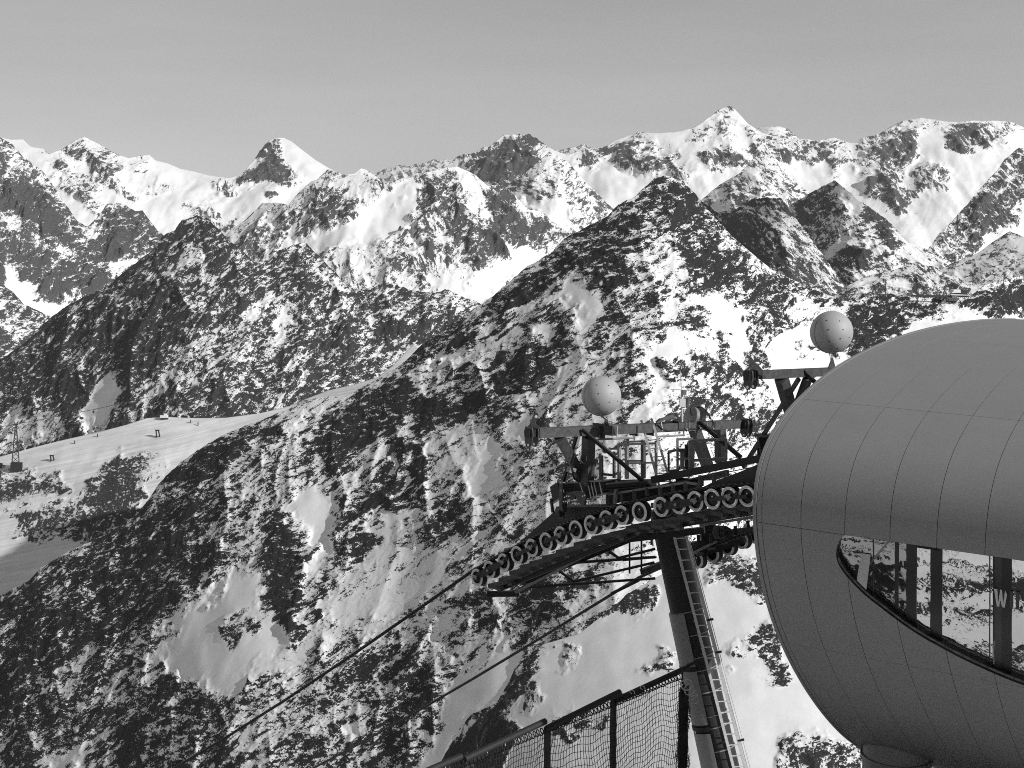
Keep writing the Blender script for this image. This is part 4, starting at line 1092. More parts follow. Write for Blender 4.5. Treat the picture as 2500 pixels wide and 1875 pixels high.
# far walkway and its bolted gusset, seen from below
MB().plate([Q(c4(*q), 30.9) for q in [(1240, 1015), (1400, 1022), (1470, 1060), (1485, 1110), (1370, 1200), (1240, 1195), (1210, 1130)]], Vector((0, 1, 0)), .05).build('gusset', M_beam, T)
for q in [(1305, 1060), (1305, 1100), (1305, 1140), (1385, 1050), (1385, 1100), (1385, 1140), (1340, 1090), (1350, 1150), (1410, 1120), (1325, 1170)]:
    MB().lathe([(0, -.02), (.014, -.02), (.014, .02)], Vector((0, -1, 0)), Q(c4(*q), 30.87), 8).build('bolt', M_black, T)
rod(Q(c4(1050, 1010), 30.6), Q(c4(2000, 860), 29.0), .06, .06, 'angle_bar', M_mid)
rod(Q(c4(1050, 1095), 31.4), Q(c4(1250, 1085), 31.4), .3, .36, 'box', M_black)
rod(Q(c4(1480, 1105), 31.2), Q(c4(2100, 1030), 30.2), .14, .15, 'far_beam', M_beam)
rod(Q(c4(860, 1435), 31.1), Q(c4(1275, 1220), 31.1), .04, .05, 'angle_bar', M_mid)
rod(Q(c4(960, 1400), 31.6), Q(c4(1640, 1185), 31.2), .2, .2, 'far_beam', M_dark)
rod(Q(c4(900, 1310), 31.7), Q(c4(1500, 1180), 31.4), .16, .22, 'far_beam', M_beam)
for q in [(1020, 1200), (1190, 1190), (1440, 1130), (1520, 1080), (1690, 1010), (850, 1240), (870, 1400)]:
    rod(Q(c4(q[0], q[1] - 60), 30.8), Q(c4(q[0] + 8, q[1] + 60), 30.8), .05, .07, 'bracket', M_black)
for (a, b) in (((1150, 1325), (1250, 1310)), ((1000, 1400), (1090, 1390)), ((1300, 1250), (1420, 1235))):
    rod(Q(c4(*a), 31.2), Q(c4(*b), 31.2), .12, .06, 'plank', M_plank)
rod(Q(c4(240, 1640), 31.2), Q(c4(520, 1530), 31.2), .16, .1, 'far_beam', M_beam)

# long girder between the two rows, and a black infill plate behind the lower railing
MB().channel(Q((1480, 1188), 28.6), Q((1580, 1180), 28.4), .16, .12).build('girder', M_dark, T)
MB().bar(Q((1596, 1171), 28.8), Q((1862, 1118), 26.8), .17, .15).build('girder', M_dark, T)
MB().bar(Q((1600, 1187), 28.9), Q((1862, 1136), 26.9), .20, .02).build('beam_flange', M_beam, T)
MB().plate([NP(q, .9) for q in [c2(1280, 1300), c2(1960, 1300), c2(2212, 1240), c4(700, 360), c4(900, 380), c4(1080, 400), c4(1080, 480), c4(460, 620), c2(1300, 1560)]], AX, .04).build('dark_infill', M_black, T)
MB().plate([NP(q, .8) for q in [c2(1282, 1232), c2(1940, 1212), c2(1942, 1298), c2(1440, 1302), c2(1284, 1262)]], AX, .03).build('kick_plate', M_mid, T)
MB().plate([NP(q, 1.0) for q in [c4(920, 375), c4(1400, 258), c4(1400, 350), c4(1250, 400), c4(920, 418)]], AX, .03).build('kick_plate', M_mid, T)

# handrails
def rail(pts, off, w=.042, material=M_mid, name='handrail'):
    for a, b in zip(pts[:-1], pts[1:]):
        MB().bar(NP(a, off), NP(b, off), w, w).build(name, material, T)
rail([c2(1440, 745), c2(1955, 732)], 1.0); rail([c2(1540, 712), c2(1805, 703)], 1.6); rail([c2(1560, 970), c2(1770, 968)], 1.6); rail([c2(1570, 1000), c2(1950, 993)], 1.0, .034)
for (x, y0, y1, o_, w) in ((1447, 745, 1310, 1.0, .06), (1550, 712, 1210, 1.6, .07), (1772, 705, 1205, 1.6, .08), (1945, 732, 1225, 1.0, .045), (1205, 895, 1240, 1.4, .07), (1378, 850, 1200, 1.6, .05)):
    rail([c2(x, y0), c2(x, y1)], o_, w, M_mid if x > 1400 and x != 1772 else M_beam, 'railing_post')
rail([c2(1205, 1145), c2(1385, 1165)], 1.5, .05, M_beam); rail([c2(1385, 1165), c2(1450, 1100)], 1.5, .03, M_beam); rail([c2(1385, 905), c2(1450, 830)], 1.5, .03, M_beam)
rail([c2(1285, 1425), c2(1985, 1312), c4(500, 488), c4(860, 430), c4(1035, 458)], .35, .045, M_mid)
for (x, y0, y1) in ((1290, 1425, 1550), (1480, 1395, 1530), (1655, 1368, 1500), (1830, 1335, 1440)):
    rail([c2(x, y0), c2(x, y1)], .35, .05, M_beam, 'railing_post')
for (x, y0, y1) in ((1400, 1240, 1550),):
    rail([c2(x + 20, y0), c2(x - 15, y1)], .3, .06, M_mid, 'railing_post')
for (x, y0, y1) in ((160, 540, 670), (330, 520, 600), (505, 490, 610), (682, 455, 565), (853, 430, 540), (1018, 455, 520), (1048, 335, 500), (1232, 300, 470), (1410, 262, 340)):
    rail([c4(x, y0), c4(x, y1)], .35, .06, M_beam, 'railing_post')
# right-hand work cage
def railq(a, b, d0, w=.045, material=M_mid, name='handrail'):
    MB().bar(Q(a, d0), Q(b, d0), w, w).build(name, material, T)
railq(c5(380, 905), c5(680, 892), 30.0); railq(c5(640, 932), c5(1282, 900), 29.2, .055); railq(c5(655, 1285), c5(1292, 1250), 29.2, .055); railq(c5(410, 1256), c5(610, 1250), 30.0, .04)
railq(c5(397, 900), c5(400, 1450), 30.0, .05, M_mid, 'railing_post'); railq(c5(648, 925), c5(652, 1440), 29.2, .11, M_mid, 'railing_post'); railq(c5(1276, 895), c5(1275, 1270), 29.2, .05, M_mid, 'railing_post')
railq(c5(228, 1128), c5(400, 1092), 30.3, .05, M_beam); railq(c5(238, 1125), c5(240, 1490), 30.3, .045, M_beam, 'railing_post'); railq(c5(240, 1480), c5(430, 1462), 30.3, .06, M_beam)
railq(c5(400, 1100), c5(560, 1100), 30.3, .07, M_beam); railq(c5(485, 1110), c5(485, 1440), 30.4, .09, M_mid, 'railing_post'); railq(c5(580, 1000), c5(585, 1440), 30.4, .12, M_dark, 'railing_post')
railq(c5(605, 940), c5(430, 1450), 30.5, .05, M_beam, 'brace'); railq(c5(600, 1340), c5(500, 1450), 30.5, .04, M_beam, 'brace')
# conduits under the crossbeam
MB().tube([onb(c2(1185, 680), -.05), onb(c2(1640, 655), -.05)], .022, 8).build('conduit', M_mid, T)
MB().tube([onb(c5(35, 855), -.05), onb(c5(525, 828), -.05)], .022, 8).build('conduit', M_mid, T)
MB().bar(onb(c5(510, 740), -.05), onb(c5(512, 835), -.05), .025, .025).build('bracket', M_mid, T)
for x in (1175, 1650):
    MB().bar(onb(c2(x, 620), -.08), onb(c2(x, 690), -.08), .03, .03).build('bracket', M_mid, T)
# lamp hood and cables on the beam
hd_ = onb(c5(190, 585), -.1)
MB().plate([onb(c5(*q), -.14) for q in [(15, 610), (75, 558), (330, 540), (350, 600), (345, 650), (320, 600), (90, 610), (60, 640)]], Vector((0, 1, 0)), .2).build('lamp_hood', M_black, T)
MB().tube([onb(c5(*q), -.16) for q in [(0, 640), (40, 640), (90, 690), (140, 735), (240, 752), (380, 752), (440, 735), (520, 725), (700, 715), (900, 700), (1000, 700), (1040, 660), (1040, 600), (1000, 540)]], .018, 7).build('cable', M_black, T)
MB().tube([onb(c5(*q), -.18) for q in [(545, 560), (550, 640), (540, 700), (580, 735), (560, 770)]], .010, 6).build('cable', M_mid, T)
MB().bar(onb(c5(100, 590), -.16), onb(c5(130, 750), -.16), .02, .02).build('bracket', M_galv, T)
# covered return pulley on top of the beam
pc = onb(c5(655, 480), .1)
MB().lathe([(0, -.06), (.18, -.06), (.21, -.045), (.21, .045), (.18, .06), (0, .06)], Vector((-.75, -.6, .25)), pc, 30).build('pulley', M_mid, T)
cap = []
for a_ in range(13):
    t_ = math.pi * a_ / 12
    cap.append((-.0 + .27 * math.cos(t_) * -1, .17 * math.sin(t_)))
co_ = onb(c5(780, 415), -.02)
hx_, hz_ = Vector((.95, .3, -.18)), Vector((.1, 0, 1))
MB().plate([co_ + hx_ * x * .72 + hz_ * (z * .9 - .04) for x, z in cap] + [co_ + hx_ * .16 + hz_ * (-.13), co_ + hx_ * (-.02) + hz_ * (-.16)], Vector((-.3, 1, 0)), .16).build('pulley_cover', M_dark, T)
MB().tube([onb(c5(*q), -.05) for q in [(655, 470), (635, 400), (645, 340), (690, 305), (760, 300), (840, 330), (910, 385), (960, 460), (1000, 545), (1020, 600)]], .02, 8).build('cover_rim', M_black, T)
MB().bar(onb(c5(850, 480), -.02), onb(c5(850, 575), -.02), .12, .13).build('bracket', M_beam, T)
for q in ((1003, 552), (575, 722), (1050, 710), (815, 700)):
    MB().lathe([(0, -.02), (.018, -.02), (.018, .02), (0, .02)], Vector((0, -1, 0)), onb(c5(*q), -.2), 8).build('bolt', M_bolt, T)

# ------------------------------------------------------------------ haul ropes
rope_pts = []
w1p, w18p = wheel_pos[0], wheel_pos[-1]
def topof(p): return p + UP * (WR + .015) + AX * .0
pts = [topof(p) for p in wheel_pos][::-1]
out_end = P(396, 1875, 41.6)
last = pts[-1] + Vector((-.67, .74, -.42)).normalized() * .12
first = pts[0] + (pts[0] - pts[1]).normalized() * 9
first2 = pts[0] + (pts[0] - pts[1]).normalized() * 4
m = MB(); L_out = out_end + (out_end - last) * .35
mids = [last + (L_out - last) * t_ - UP * 0.5 * math.sin(math.pi * t_) * .6 for t_ in (.03, .12, .25, .4, .55, .7, .85, 1)]
m.tube([first, first2] + pts + [last] + mids, .042, 8)
rp = m.build('haul_rope', M_rope, None)
tag(rp, 'thick twisted wire rope running over the near pulley wheels and down to the lower left', 'cable', 'haul ropes of the lift')
ra_, rb_ = P(1560, 1410, 33.0), P(742, 1875, 47.0)
rb2 = rb_ + (rb_ - ra_) * .35
fa = P(1960, 1255, 29.5)
m = MB().tube([fa, P(1704, 1345, 31.5), ra_] + [ra_ + (rb2 - ra_) * t_ - UP * .25 * math.sin(math.pi * t_) for t_ in (.15, .3, .45, .6, .75, .9, 1)], .040, 8)
rp2 = m.build('haul_rope', M_rope, None)
tag(rp2, 'thinner looking lower wire rope passing under the tower and crossing the snow gully', 'cable', 'haul ropes of the lift')

# ------------------------------------------------------------------ marker balls
def ball(cuv, dep, rpx, mast_to, label, spikes):
    c = P(cuv[0], cuv[1], dep); r = rpx * dep / FPX
    t = empty('marker_ball', mast_to)
    tag(t, label, 'marker ball', 'marker balls on the tower')
    m = MB()
    sx = Vector((.44, -.90, 0.05)).normalized()
    prof = []
    for k in range(37):
        a_ = math.pi * k / 36
        rr = r * math.sin(a_); hh = -r * math.cos(a_)
        prof.append((max(rr, 0), hh))
    m.lathe(prof, sx, c, 56)
    s_ = m.build('ball', M_ball, t)
    m = MB(); e = 0.0; re = math.sqrt(r * r - e * e)
    m.lathe([(re - .004, e - .006), (re + .006, e - .008), (re + .006, e + .008), (re - .006, e + .006)], sx, c, 56)
    m.build('seam', M_mid, t)
    vw = (Vector((0, 0, 0)) - c).normalized(); rx = Vector((1, 0, 0)); rx = (rx - vw * rx.dot(vw)).normalized(); ry = vw.cross(rx) * 1
    if ry.z < 0: ry = -ry
    for (bx_, by_) in ((-.22, .55), (.36, .52), (-.14, .12), (.52, .12), (.40, -.30), (-.1, -.42), (.28, -.75), (.80, -.25)):
        bz = math.sqrt(max(0, 1 - bx_ ** 2 - by_ ** 2)); n_ = rx * bx_ + ry * by_ + vw * bz
        MB().lathe([(0, .006), (.011, .006), (.012, -.01)], n_, c + n_ * r, 8).build('bolt', M_black, t)
    for k in (-1, 0, 1):
        MB().tube([c - UP * (r - .01) + Vector((k * .03, 0, 0)), mast_to + UP * .12 + Vector((k * .02, 0, 0))], .009, 6).build('rod', M_galv, t)
    MB().lathe([(.0, .18), (.02, .18), (.09, -.02), (.0, -.02)], UP, mast_to, 4, smooth=False).build('foot', M_beam, t)
    for k in range(spikes):
        q = c + UP * r + Vector(((k - spikes / 2) * .035, 0, -.01))
        MB().tube([q, q + UP * .07], .003, 5).build('spike', M_galv, t)
    return t
mt1 = onb((1480, 1043)); mt1 = Vector((mt1.x, mt1.y, onb((1480, 1050)).z + .105))
ball((1468, 967), 29.2, 49, mt1, 'large grey ball on a short mast left of the middle of the lower crossbeam', 0)
mt2 = onb2((2031, 900)); mt2 = Vector((mt2.x, mt2.y, onb2((2031, 907)).z + .085))
ball((2030, 811), 26.7, 52, mt2, 'large grey ball standing above the edge of the round building with thin spikes on top', 6)

# ------------------------------------------------------------------ weather mast
wm0 = onb(c5(480, 585), 0)
WM = empty('weather_mast', wm0)
tag(WM, 'thin pale weather station mast with two small boxes and wind sensors on the crossbeam', 'weather station')
dW = wm0.y
def w1_(x, y): return Q(c1(x, y), dW)
MB().tube([wm0, w1_(1423, 700)], .028, 8).build('mast', M_galv, WM)
MB().tube([w1_(1423, 700), w1_(1410, 565)], .008, 6).build('antenna', M_galv, WM)
MB().bar(Q(c5(437, 245), dW - .05), Q(c5(538, 245), dW - .05), .16, .17).build('sensor_box', M_rubber, WM)
MB().bar(Q(c5(538, 240), dW), Q(c5(575, 240), dW + .05), .14, .19).build('box_side', M_beam, WM)
MB().bar(Q(c5(488, 62), dW - .05), Q(c5(556, 62), dW - .05), .12, .11).build('sensor_box', M_mid, WM)
MB().tube([w1_(1350, 693), w1_(1500, 700)], .012, 6).build('cross_arm', M_galv, WM)
MB().tube([w1_(1490, 700), w1_(1482, 655), w1_(1497, 640)], .012, 6).build('wind_vane', M_beam, WM)
MB().lathe([(0, -.03), (.05, -.03), (.035, .02), (0, .04)], UP, w1_(1338, 678), 12).build('anemometer', M_galv, WM)
MB().tube([w1_(1338, 680), w1_(1352, 693)], .008, 6).build('arm', M_galv, WM)
MB().tube([Q(c5(660, 40), dW), Q(c5(650, 90), dW), Q(c5(690, 125), dW), Q(c5(600, 112), dW), Q(c5(540, 170), dW)], .006, 5).build('cable', M_mid, WM)
# ------------------------------------------------------------------ the round building: an egg-section tube clad in metal panels
def c8(x, y): return (1800 + x / 1.474, 750 + y / 1.474)
def c9(x, y): return (1990 + x / 3.318, 1250 + y / 3.318)
DD = Vector(tuple([ray(-4697, 318)[0], 1.0, ray(-4697, 318)[1]])).normalized()    # along the tube, away to the left
D0 = P(1845, 1252, 18.0)
prof_px = [(1032,42),(940,38),(820,48),(700,68),(560,107),(430,165),(330,235),(230,315),(150,410),(105,490),(80,580),(68,660),(66,740),(72,830),(80,900),(100,1020),(125,1110),(160,1200),(210,1310),(270,1410),(340,1500),(400,1560),(460,1605),(560,1655)]
HH = Vector((DD.y, -DD.x, 0)).normalized() * -1      # horizontal, in the section plane
if HH.y > 0: HH = -HH                                  # points towards us
VV = HH.cross(DD); VV = VV if VV.z > 0 else -VV
sec = []
for q in prof_px:
    u_, v_ = c8(*q); p = on_plane(u_, v_, D0, DD) - D0
    sec.append((p.dot(HH), p.dot(VV)))
h0, z0 = sec[0]; h1, z1 = sec[-1]
sec = [(h0 - 12, z0 - 6.5), (h0 - 10.5, z0 - 3.4), (h0 - 8, z0 - 1.3), (h0 - 4, z0 - .25)] + sec + [(h1 - 2.5, z1 - .75), (h1 - 6, z1 - 1.1), (h1 - 10, z1 - .9)]
# resample as a smooth curve (Catmull-Rom), parameter = arc length
def catmull(pts, k=10):
    out = []
    for i in range(len(pts) - 1):
        p0 = pts[max(i - 1, 0)]; p1 = pts[i]; p2 = pts[i + 1]; p3 = pts[min(i + 2, len(pts) - 1)]
        for j in range(k):
            t = j / k
            out.append(tuple(.5 * (2 * b + (c - a) * t + (2 * a - 5 * b + 4 * c - d) * t * t + (-a + 3 * b - 3 * c + d) * t ** 3) for a, b, c, d in zip(p0, p1, p2, p3)))
    out.append(pts[-1]); return out
# light smoothing of the traced section first
for _ in range(2):
    sec = [sec[0]] + [tuple(.25 * a + .5 * b + .25 * c for a, b, c in zip(sec[i - 1], sec[i], sec[i + 1])) for i in range(1, len(sec) - 1)] + [sec[-1]]
cv = np.array(catmull(sec))
arc = np.concatenate([[0], np.cumsum(np.linalg.norm(np.diff(cv, axis=0), axis=1))])
def sec_at(t):
    return float(np.interp(t, arc, cv[:, 0])), float(np.interp(t, arc, cv[:, 1]))
def sec_n(t):
    a = sec_at(t - .15); b = sec_at(t + .15); dx, dz = b[0] - a[0], b[1] - a[1]; L_ = math.hypot(dx, dz)
    nx, nz = -dz / L_, dx / L_
    # outward: away from the section's middle
    c_ = (cv[:, 0].mean(), cv[:, 1].mean()); p = sec_at(t)
    if (p[0] - c_[0]) * nx + (p[1] - c_[1]) * nz < 0: nx, nz = -nx, -nz
    return nx, nz
def surf(s, t, off=0.0):
    """s metres along the tube towards the right, t metres round the section"""
    h, z = sec_at(t); nx, nz = sec_n(t)
    return D0 - DD * s + HH * (h + nx * off) + VV * (z + nz * off)
TS = np.linspace(arc[0], arc[-1], 900)
PT = np.array([list(D0 + HH * sec_at(t)[0] + VV * sec_at(t)[1]) for t in TS])
def inv(u, v):
    """photo pixel -> (s, t) on the near side of the shell"""
    kx, kz = ray(u, v); r_ = np.array([kx, 1, kz]); d_ = np.array(DD)
    A_ = np.stack([-d_, -r_], 1)                      # PT + A@(s, depth) = 0
    sol, *_ = np.linalg.lstsq(A_, -PT.T, rcond=None)
    res = np.linalg.norm(PT.T + A_ @ sol, axis=0)
    ok = sol[1] > 5
    best = []
    loc_ = [i for i in range(1, len(res) - 1) if res[i] <= res[i - 1] and res[i] <= res[i + 1] and res[i] < .12]
    if not loc_: loc_ = [int(res.argmin())]
    i = min(loc_, key=lambda k: sol[1][k])
    return float(sol[0][i]), float(TS[i])
tA = inv(*c8(575, 108))[1]; tB = inv(*c8(300, 337))[1]; tC = inv(*c8(229, 798))[1]; tD = inv(*c8(388, 1245))[1]
tC = (tC + inv(*c8(160, 787))[1]) / 2
tE = tD + (tD - tC) * 1.0
sCol = [inv(*c8(x, y))[0] for x, y in ((229, 798), (388, 822), (551, 848), (720, 872), (890, 900))]
pw = (sCol[-1] - sCol[0]) / 4
s_first = sCol[0]
print('dome t', tA, tB, tC, tD, 's', sCol, 'pw', pw)
cols_s = [0.0, 0.07] + [s_first + pw * k for k in range(0, 11)]
dtop = tB - tA
rows_t = [tA - dtop * 2, tA - dtop, tA, tB, tC, tD, tE, tE + (tE - tD), tE + 2 * (tE - tD)]
rows_t = [max(arc[0] + .2, t) for t in rows_t]
rows_t = [min(arc[-1] - .2, t) for t in rows_t]
wl = [(240,190),(215,200),(195,225),(178,262),(167,300),(165,340),(172,390),(185,430),(210,472),(245,515),(290,562),(345,615),(400,668),(450,712),(500,752),(600,832),(700,907),(800,972),(900,1031),(1000,1087),(1100,1147),(1200,1200),(1300,1247),(1400,1290),(1500,1331),(1600,1370),(1692,1403)]
wst = [inv(*c9(*q)) for q in wl]
# smooth the traced sill and carry it on past the picture's edge
for _ in range(2):
    wst = [wst[0]] + [((a[0] + 2 * b[0] + c[0]) / 4, (a[1] + 2 * b[1] + c[1]) / 4) for a, b, c in zip(wst[:-2], wst[1:-1], wst[2:])] + [wst[-1]]
wst[0] = (sCol[1], tC)
e_ = wst[-1]; g_ = ((wst[-1][0] - wst[-4][0]), (wst[-1][1] - wst[-4][1]))
for k in range(1, 9):
    wst.append((e_[0] + g_[0] * k * .5, e_[1] + g_[1] * k * .5 * max(0, 1 - k * .08)))
s_end = wst[-1][0]
win_poly = wst + [(s_end + .01, tC)]
bld = empty('round_building', P(2350, 1500, 24) * 1.0 + Vector((0, 0, -9)))
tag(bld, 'large rounded grey building clad in big metal panels with one sweeping pointed window', 'building')
M_panel = mat('grey_metal_panel', .25, .55, .15, .04, 1.2, .12, 260, spec=.35)
def fleck(m, amt):
    """fine metallic grain in the coating"""
    t = m.node_tree; b = t.nodes['Principled BSDF']
    src = b.inputs['Base Color'].links[0].from_socket
    co = t.nodes.new('ShaderNodeTexCoord'); n = t.nodes.new('ShaderNodeTexNoise'); n.inputs['Scale'].default_value = 45; n.inputs['Detail'].default_value = 3
    t.links.new(co.outputs['Object'], n.inputs['Vector'])
    mr_ = t.nodes.new('ShaderNodeMapRange'); mr_.inputs['From Min'].default_value = .3; mr_.inputs['From Max'].default_value = .7; mr_.inputs['To Min'].default_value = 1 - amt; mr_.inputs['To Max'].default_value = 1 + amt
    t.links.new(n.outputs['Fac'], mr_.inputs['Value'])
    mm = t.nodes.new('ShaderNodeMath'); mm.operation = 'MULTIPLY'
    t.links.new(src, mm.inputs[0]); t.links.new(mr_.outputs[0], mm.inputs[1]); t.links.new(mm.outputs[0], b.inputs['Base Color'])
fleck(M_panel, .09)
M_seam = mat('joint_backing', .05, .8, 0, .2, 5)
M_reveal = mat('window_reveal', .018, .45, .2, .3, 12)
boff = wloc(bld)
GAP = .0036
def panel(sa, sb, ta, tb, cut=False):
    """one sheet: curved, with a turned-in edge"""
    sa += GAP; sb -= GAP; ta += GAP; tb -= GAP
    if tb - ta < .05: return
    ns = 2; nt = max(6, int((tb - ta) / .16))
    outline = [(sa + (sb - sa) * i / ns, ta) for i in range(ns)] + [(sb, ta + (tb - ta) * i / nt) for i in range(nt)] + [(sb - (sb - sa) * i / ns, tb) for i in range(ns)] + [(sa, tb - (tb - ta) * i / nt) for i in range(nt)]
    pts = list(outline); edges = [(i, (i + 1) % len(outline)) for i in range(len(outline))]
    inner = [(sa + (sb - sa) * i / ns, ta + (tb - ta) * j / nt) for i in range(1, ns) for j in range(1, nt)]
    if cut:
        inner = [(sa + (sb - sa) * i / 10, ta + (tb - ta) * j / 20) for i in range(1, 10) for j in range(1, 20)]
        b = len(pts); pts += win_poly; edges += [(b + i, b + (i + 1) % len(win_poly)) for i in range(len(win_poly))]
    pts += inner
    r = delaunay_2d_cdt([Vector(p) for p in pts], edges, [], 0, 1e-5)
    tv, tf = r[0], r[2]
    cx = np.array([[sum(tv[i].x for i in f) / 3, sum(tv[i].y for i in f) / 3] for f in tf])
    keep = (cx[:, 0] > sa) & (cx[:, 0] < sb) & (cx[:, 1] > ta) & (cx[:, 1] < tb)
    if cut: keep &= ~inside(cx[:, 0], cx[:, 1], win_poly)
    tf = [f for f, k in zip(tf, keep) if k]
    if not tf: return
    used = sorted({i for f in tf for i in f}); mp_ = {i: k for k, i in enumerate(used)}
    top = [surf(tv[i].x, tv[i].y, 0) for i in used]; bot = [surf(tv[i].x, tv[i].y, -.014) for i in used]
    m = MB(); n = len(used)
    fs = [tuple(mp_[i] for i in f) for f in tf]
    m.v = top + bot; m.f = [list(f) for f in fs]; m.sm = [True] * len(fs)
    cnt = {}
    for f in fs:
        for a, b in ((f[0], f[1]), (f[1], f[2]), (f[2], f[0])): cnt[(a, b)] = 1
    for (a, b) in list(cnt):
        if (b, a) not in cnt: m.f.append([b, a, a + n, b + n]); m.sm.append(False)
    return m.build('panel', M_panel, bld)
for i in range(len(cols_s) - 1):
    for j in range(len(rows_t) - 1):
        sa, sb = cols_s[i], cols_s[i + 1]; ta, tb = rows_t[j], rows_t[j + 1]
        if tb - ta < .1: continue
        cut = (tb > tC + .01 and ta < max(w[1] for w in wst) and sb > min(w[0] for w in wst))
        panel(sa, sb, ta, tb, cut)
# backing skin under the joints, open at the window
def skin(name, off, material, hole=True, s0=0.0, s1=None, t0=None, t1=None):
    s1 = s1 or cols_s[-1]; t0 = t0 if t0 is not None else rows_t[0]; t1 = t1 if t1 is not None else rows_t[-1]
    ns, nt = 30, 130
    pts = [(s0 + (s1 - s0) * i / ns, t0 + (t1 - t0) * j / nt) for i in range(ns + 1) for j in range(nt + 1)]
    edges = []
    if hole:
        b = len(pts); pts += win_poly; edges = [(b + i, b + (i + 1) % len(win_poly)) for i in range(len(win_poly))]
    r = delaunay_2d_cdt([Vector(p) for p in pts], edges, [], 0, 1e-5)
    tv, tf = r[0], r[2]
    cx = np.array([[sum(tv[i].x for i in f) / 3, sum(tv[i].y for i in f) / 3] for f in tf])
    keep = ~inside(cx[:, 0], cx[:, 1], win_poly) if hole else np.ones(len(tf), bool)
    m = MB(); m.v = [surf(q.x, q.y, off) for q in tv]; m.f = [list(f) for f, k in zip(tf, keep) if k]; m.sm = [True] * len(m.f)
    return m.build(name, material, bld)
skin('backing', -.020, M_seam, s0=-.05)
# end wall on the left and at the far right
capv = [surf(.03, rows_t[0] + (rows_t[-1] - rows_t[0]) * k / 60, -.06) for k in range(61)]
MB().plate(capv, -DD, .02).build('end_wall', M_panel, bld)
# thin raised rim along the left edge
m = MB(); kk = 160
ring = []
for k in range(kk + 1):
    t = rows_t[0] + (rows_t[-1] - rows_t[0]) * k / kk
    ring.append([surf(-.05, t, -.02), surf(-.05, t, .012), surf(-.004, t, .012), surf(-.004, t, -.02)])
m.add([p for g in ring for p in g], [(k * 4 + a, k * 4 + (a + 1) % 4, (k + 1) * 4 + (a + 1) % 4, (k + 1) * 4 + a) for k in range(kk) for a in range(4)], True)
m.build('edge_rim', M_panel, bld)
# window: dark reveal, glazing on a leaning plane, mullions, painted reflection bands
tl_max = max(w[1] for w in wst[:27])
GI = -.10                             # glass lies this far inside the shell
def glass(u, v, off=0.0):
    s_, t_ = inv(u, v); return surf(s_, t_, GI + off)
g_n = HH * 1.0
_cg = {}
def gl9(x, y, off=0.0):
    k = (x, y)
    if k not in _cg: _cg[k] = inv(*c9(x, y))
    return surf(_cg[k][0], _cg[k][1], GI + off)
m = MB(); edge = [surf(s, t, -.002) for s, t in wst]
lip = [surf(s, t, .012) for s, t in wst]; ing = [surf(s, t, GI - .03) for s, t in wst]
n = len(wst)
m.add(edge + ing, [(i, i + 1, n + i + 1, n + i) for i in range(n - 1)], True)
m.build('window_reveal', M_reveal, bld)
m = MB(); kk = 40
tp = [surf(sCol[1] + (s_end - sCol[1]) * i / kk, tC, -.002) for i in range(kk + 1)]; tq = [surf(sCol[1] + (s_end - sCol[1]) * i / kk, tC, GI - .03) for i in range(kk + 1)]
m.add(tp + tq, [(i, i + 1, kk + 2 + i, kk + 1 + i) for i in range(kk)], True)
m.build('window_head', M_reveal, bld)
# sill bead that catches the light along the lower edge
mm = MB(); inn = [surf(s, t, -.05) for s, t in wst]
mm.tube(inn[6:], .016, 6); mm.build('sill_bead', mat('frosted_sill', .16, .6, .1, .9, 10, .4, 60), bld)
# glass panes between the mullions and the dark reflection bands
def glass_mat(name, refl, wav):
    m = bpy.data.materials.new(name); m.use_nodes = True; t = m.node_tree; N = t.nodes; L = t.links
    for q in list(N): N.remove(q)
    o = N.new('ShaderNodeOutputMaterial'); mx = N.new('ShaderNodeMixShader'); gl = N.new('ShaderNodeBsdfGlossy'); tr = N.new('ShaderNodeBsdfTransparent')
    gl.inputs['Roughness'].default_value = .015; gl.inputs['Color'].default_value = (.86, .86, .86, 1); tr.inputs['Color'].default_value = (.35, .35, .35, 1)
    mx.inputs[0].default_value = refl
    co = N.new('ShaderNodeTexCoord'); mp_ = N.new('ShaderNodeMapping'); mp_.inputs['Scale'].default_value = (1.2, 1.2, .7)
    n = N.new('ShaderNodeTexNoise'); n.inputs['Scale'].default_value = 2.6; n.inputs['Detail'].default_value = 2.5; n.inputs['Roughness'].default_value = .6
    bp = N.new('ShaderNodeBump'); bp.inputs['Strength'].default_value = wav; bp.inputs['Distance'].default_value = .012
    L.new(co.outputs['Object'], mp_.inputs[0]); L.new(mp_.outputs[0], n.inputs['Vector']); L.new(n.outputs['Fac'], bp.inputs['Height']); L.new(bp.outputs[0], gl.inputs['Normal'])
    L.new(tr.outputs[0], mx.inputs[1]); L.new(gl.outputs[0], mx.inputs[2]); L.new(mx.outputs[0], o.inputs[0])
    return m
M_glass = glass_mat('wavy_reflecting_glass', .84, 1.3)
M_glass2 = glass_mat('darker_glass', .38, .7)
wimg = [(q[0], q[1]) for q in wl]
def low_y(x):
    pts = sorted([q for q in wl if q[1] > 330], key=lambda q: q[0]); y = float(np.interp(x, [q[0] for q in pts], [q[1] for q in pts])); return y + max(0, x - 1692) * .34
def top_y(x): return 185 + (x - 240) * (358 - 185) / (1380 - 240.0)
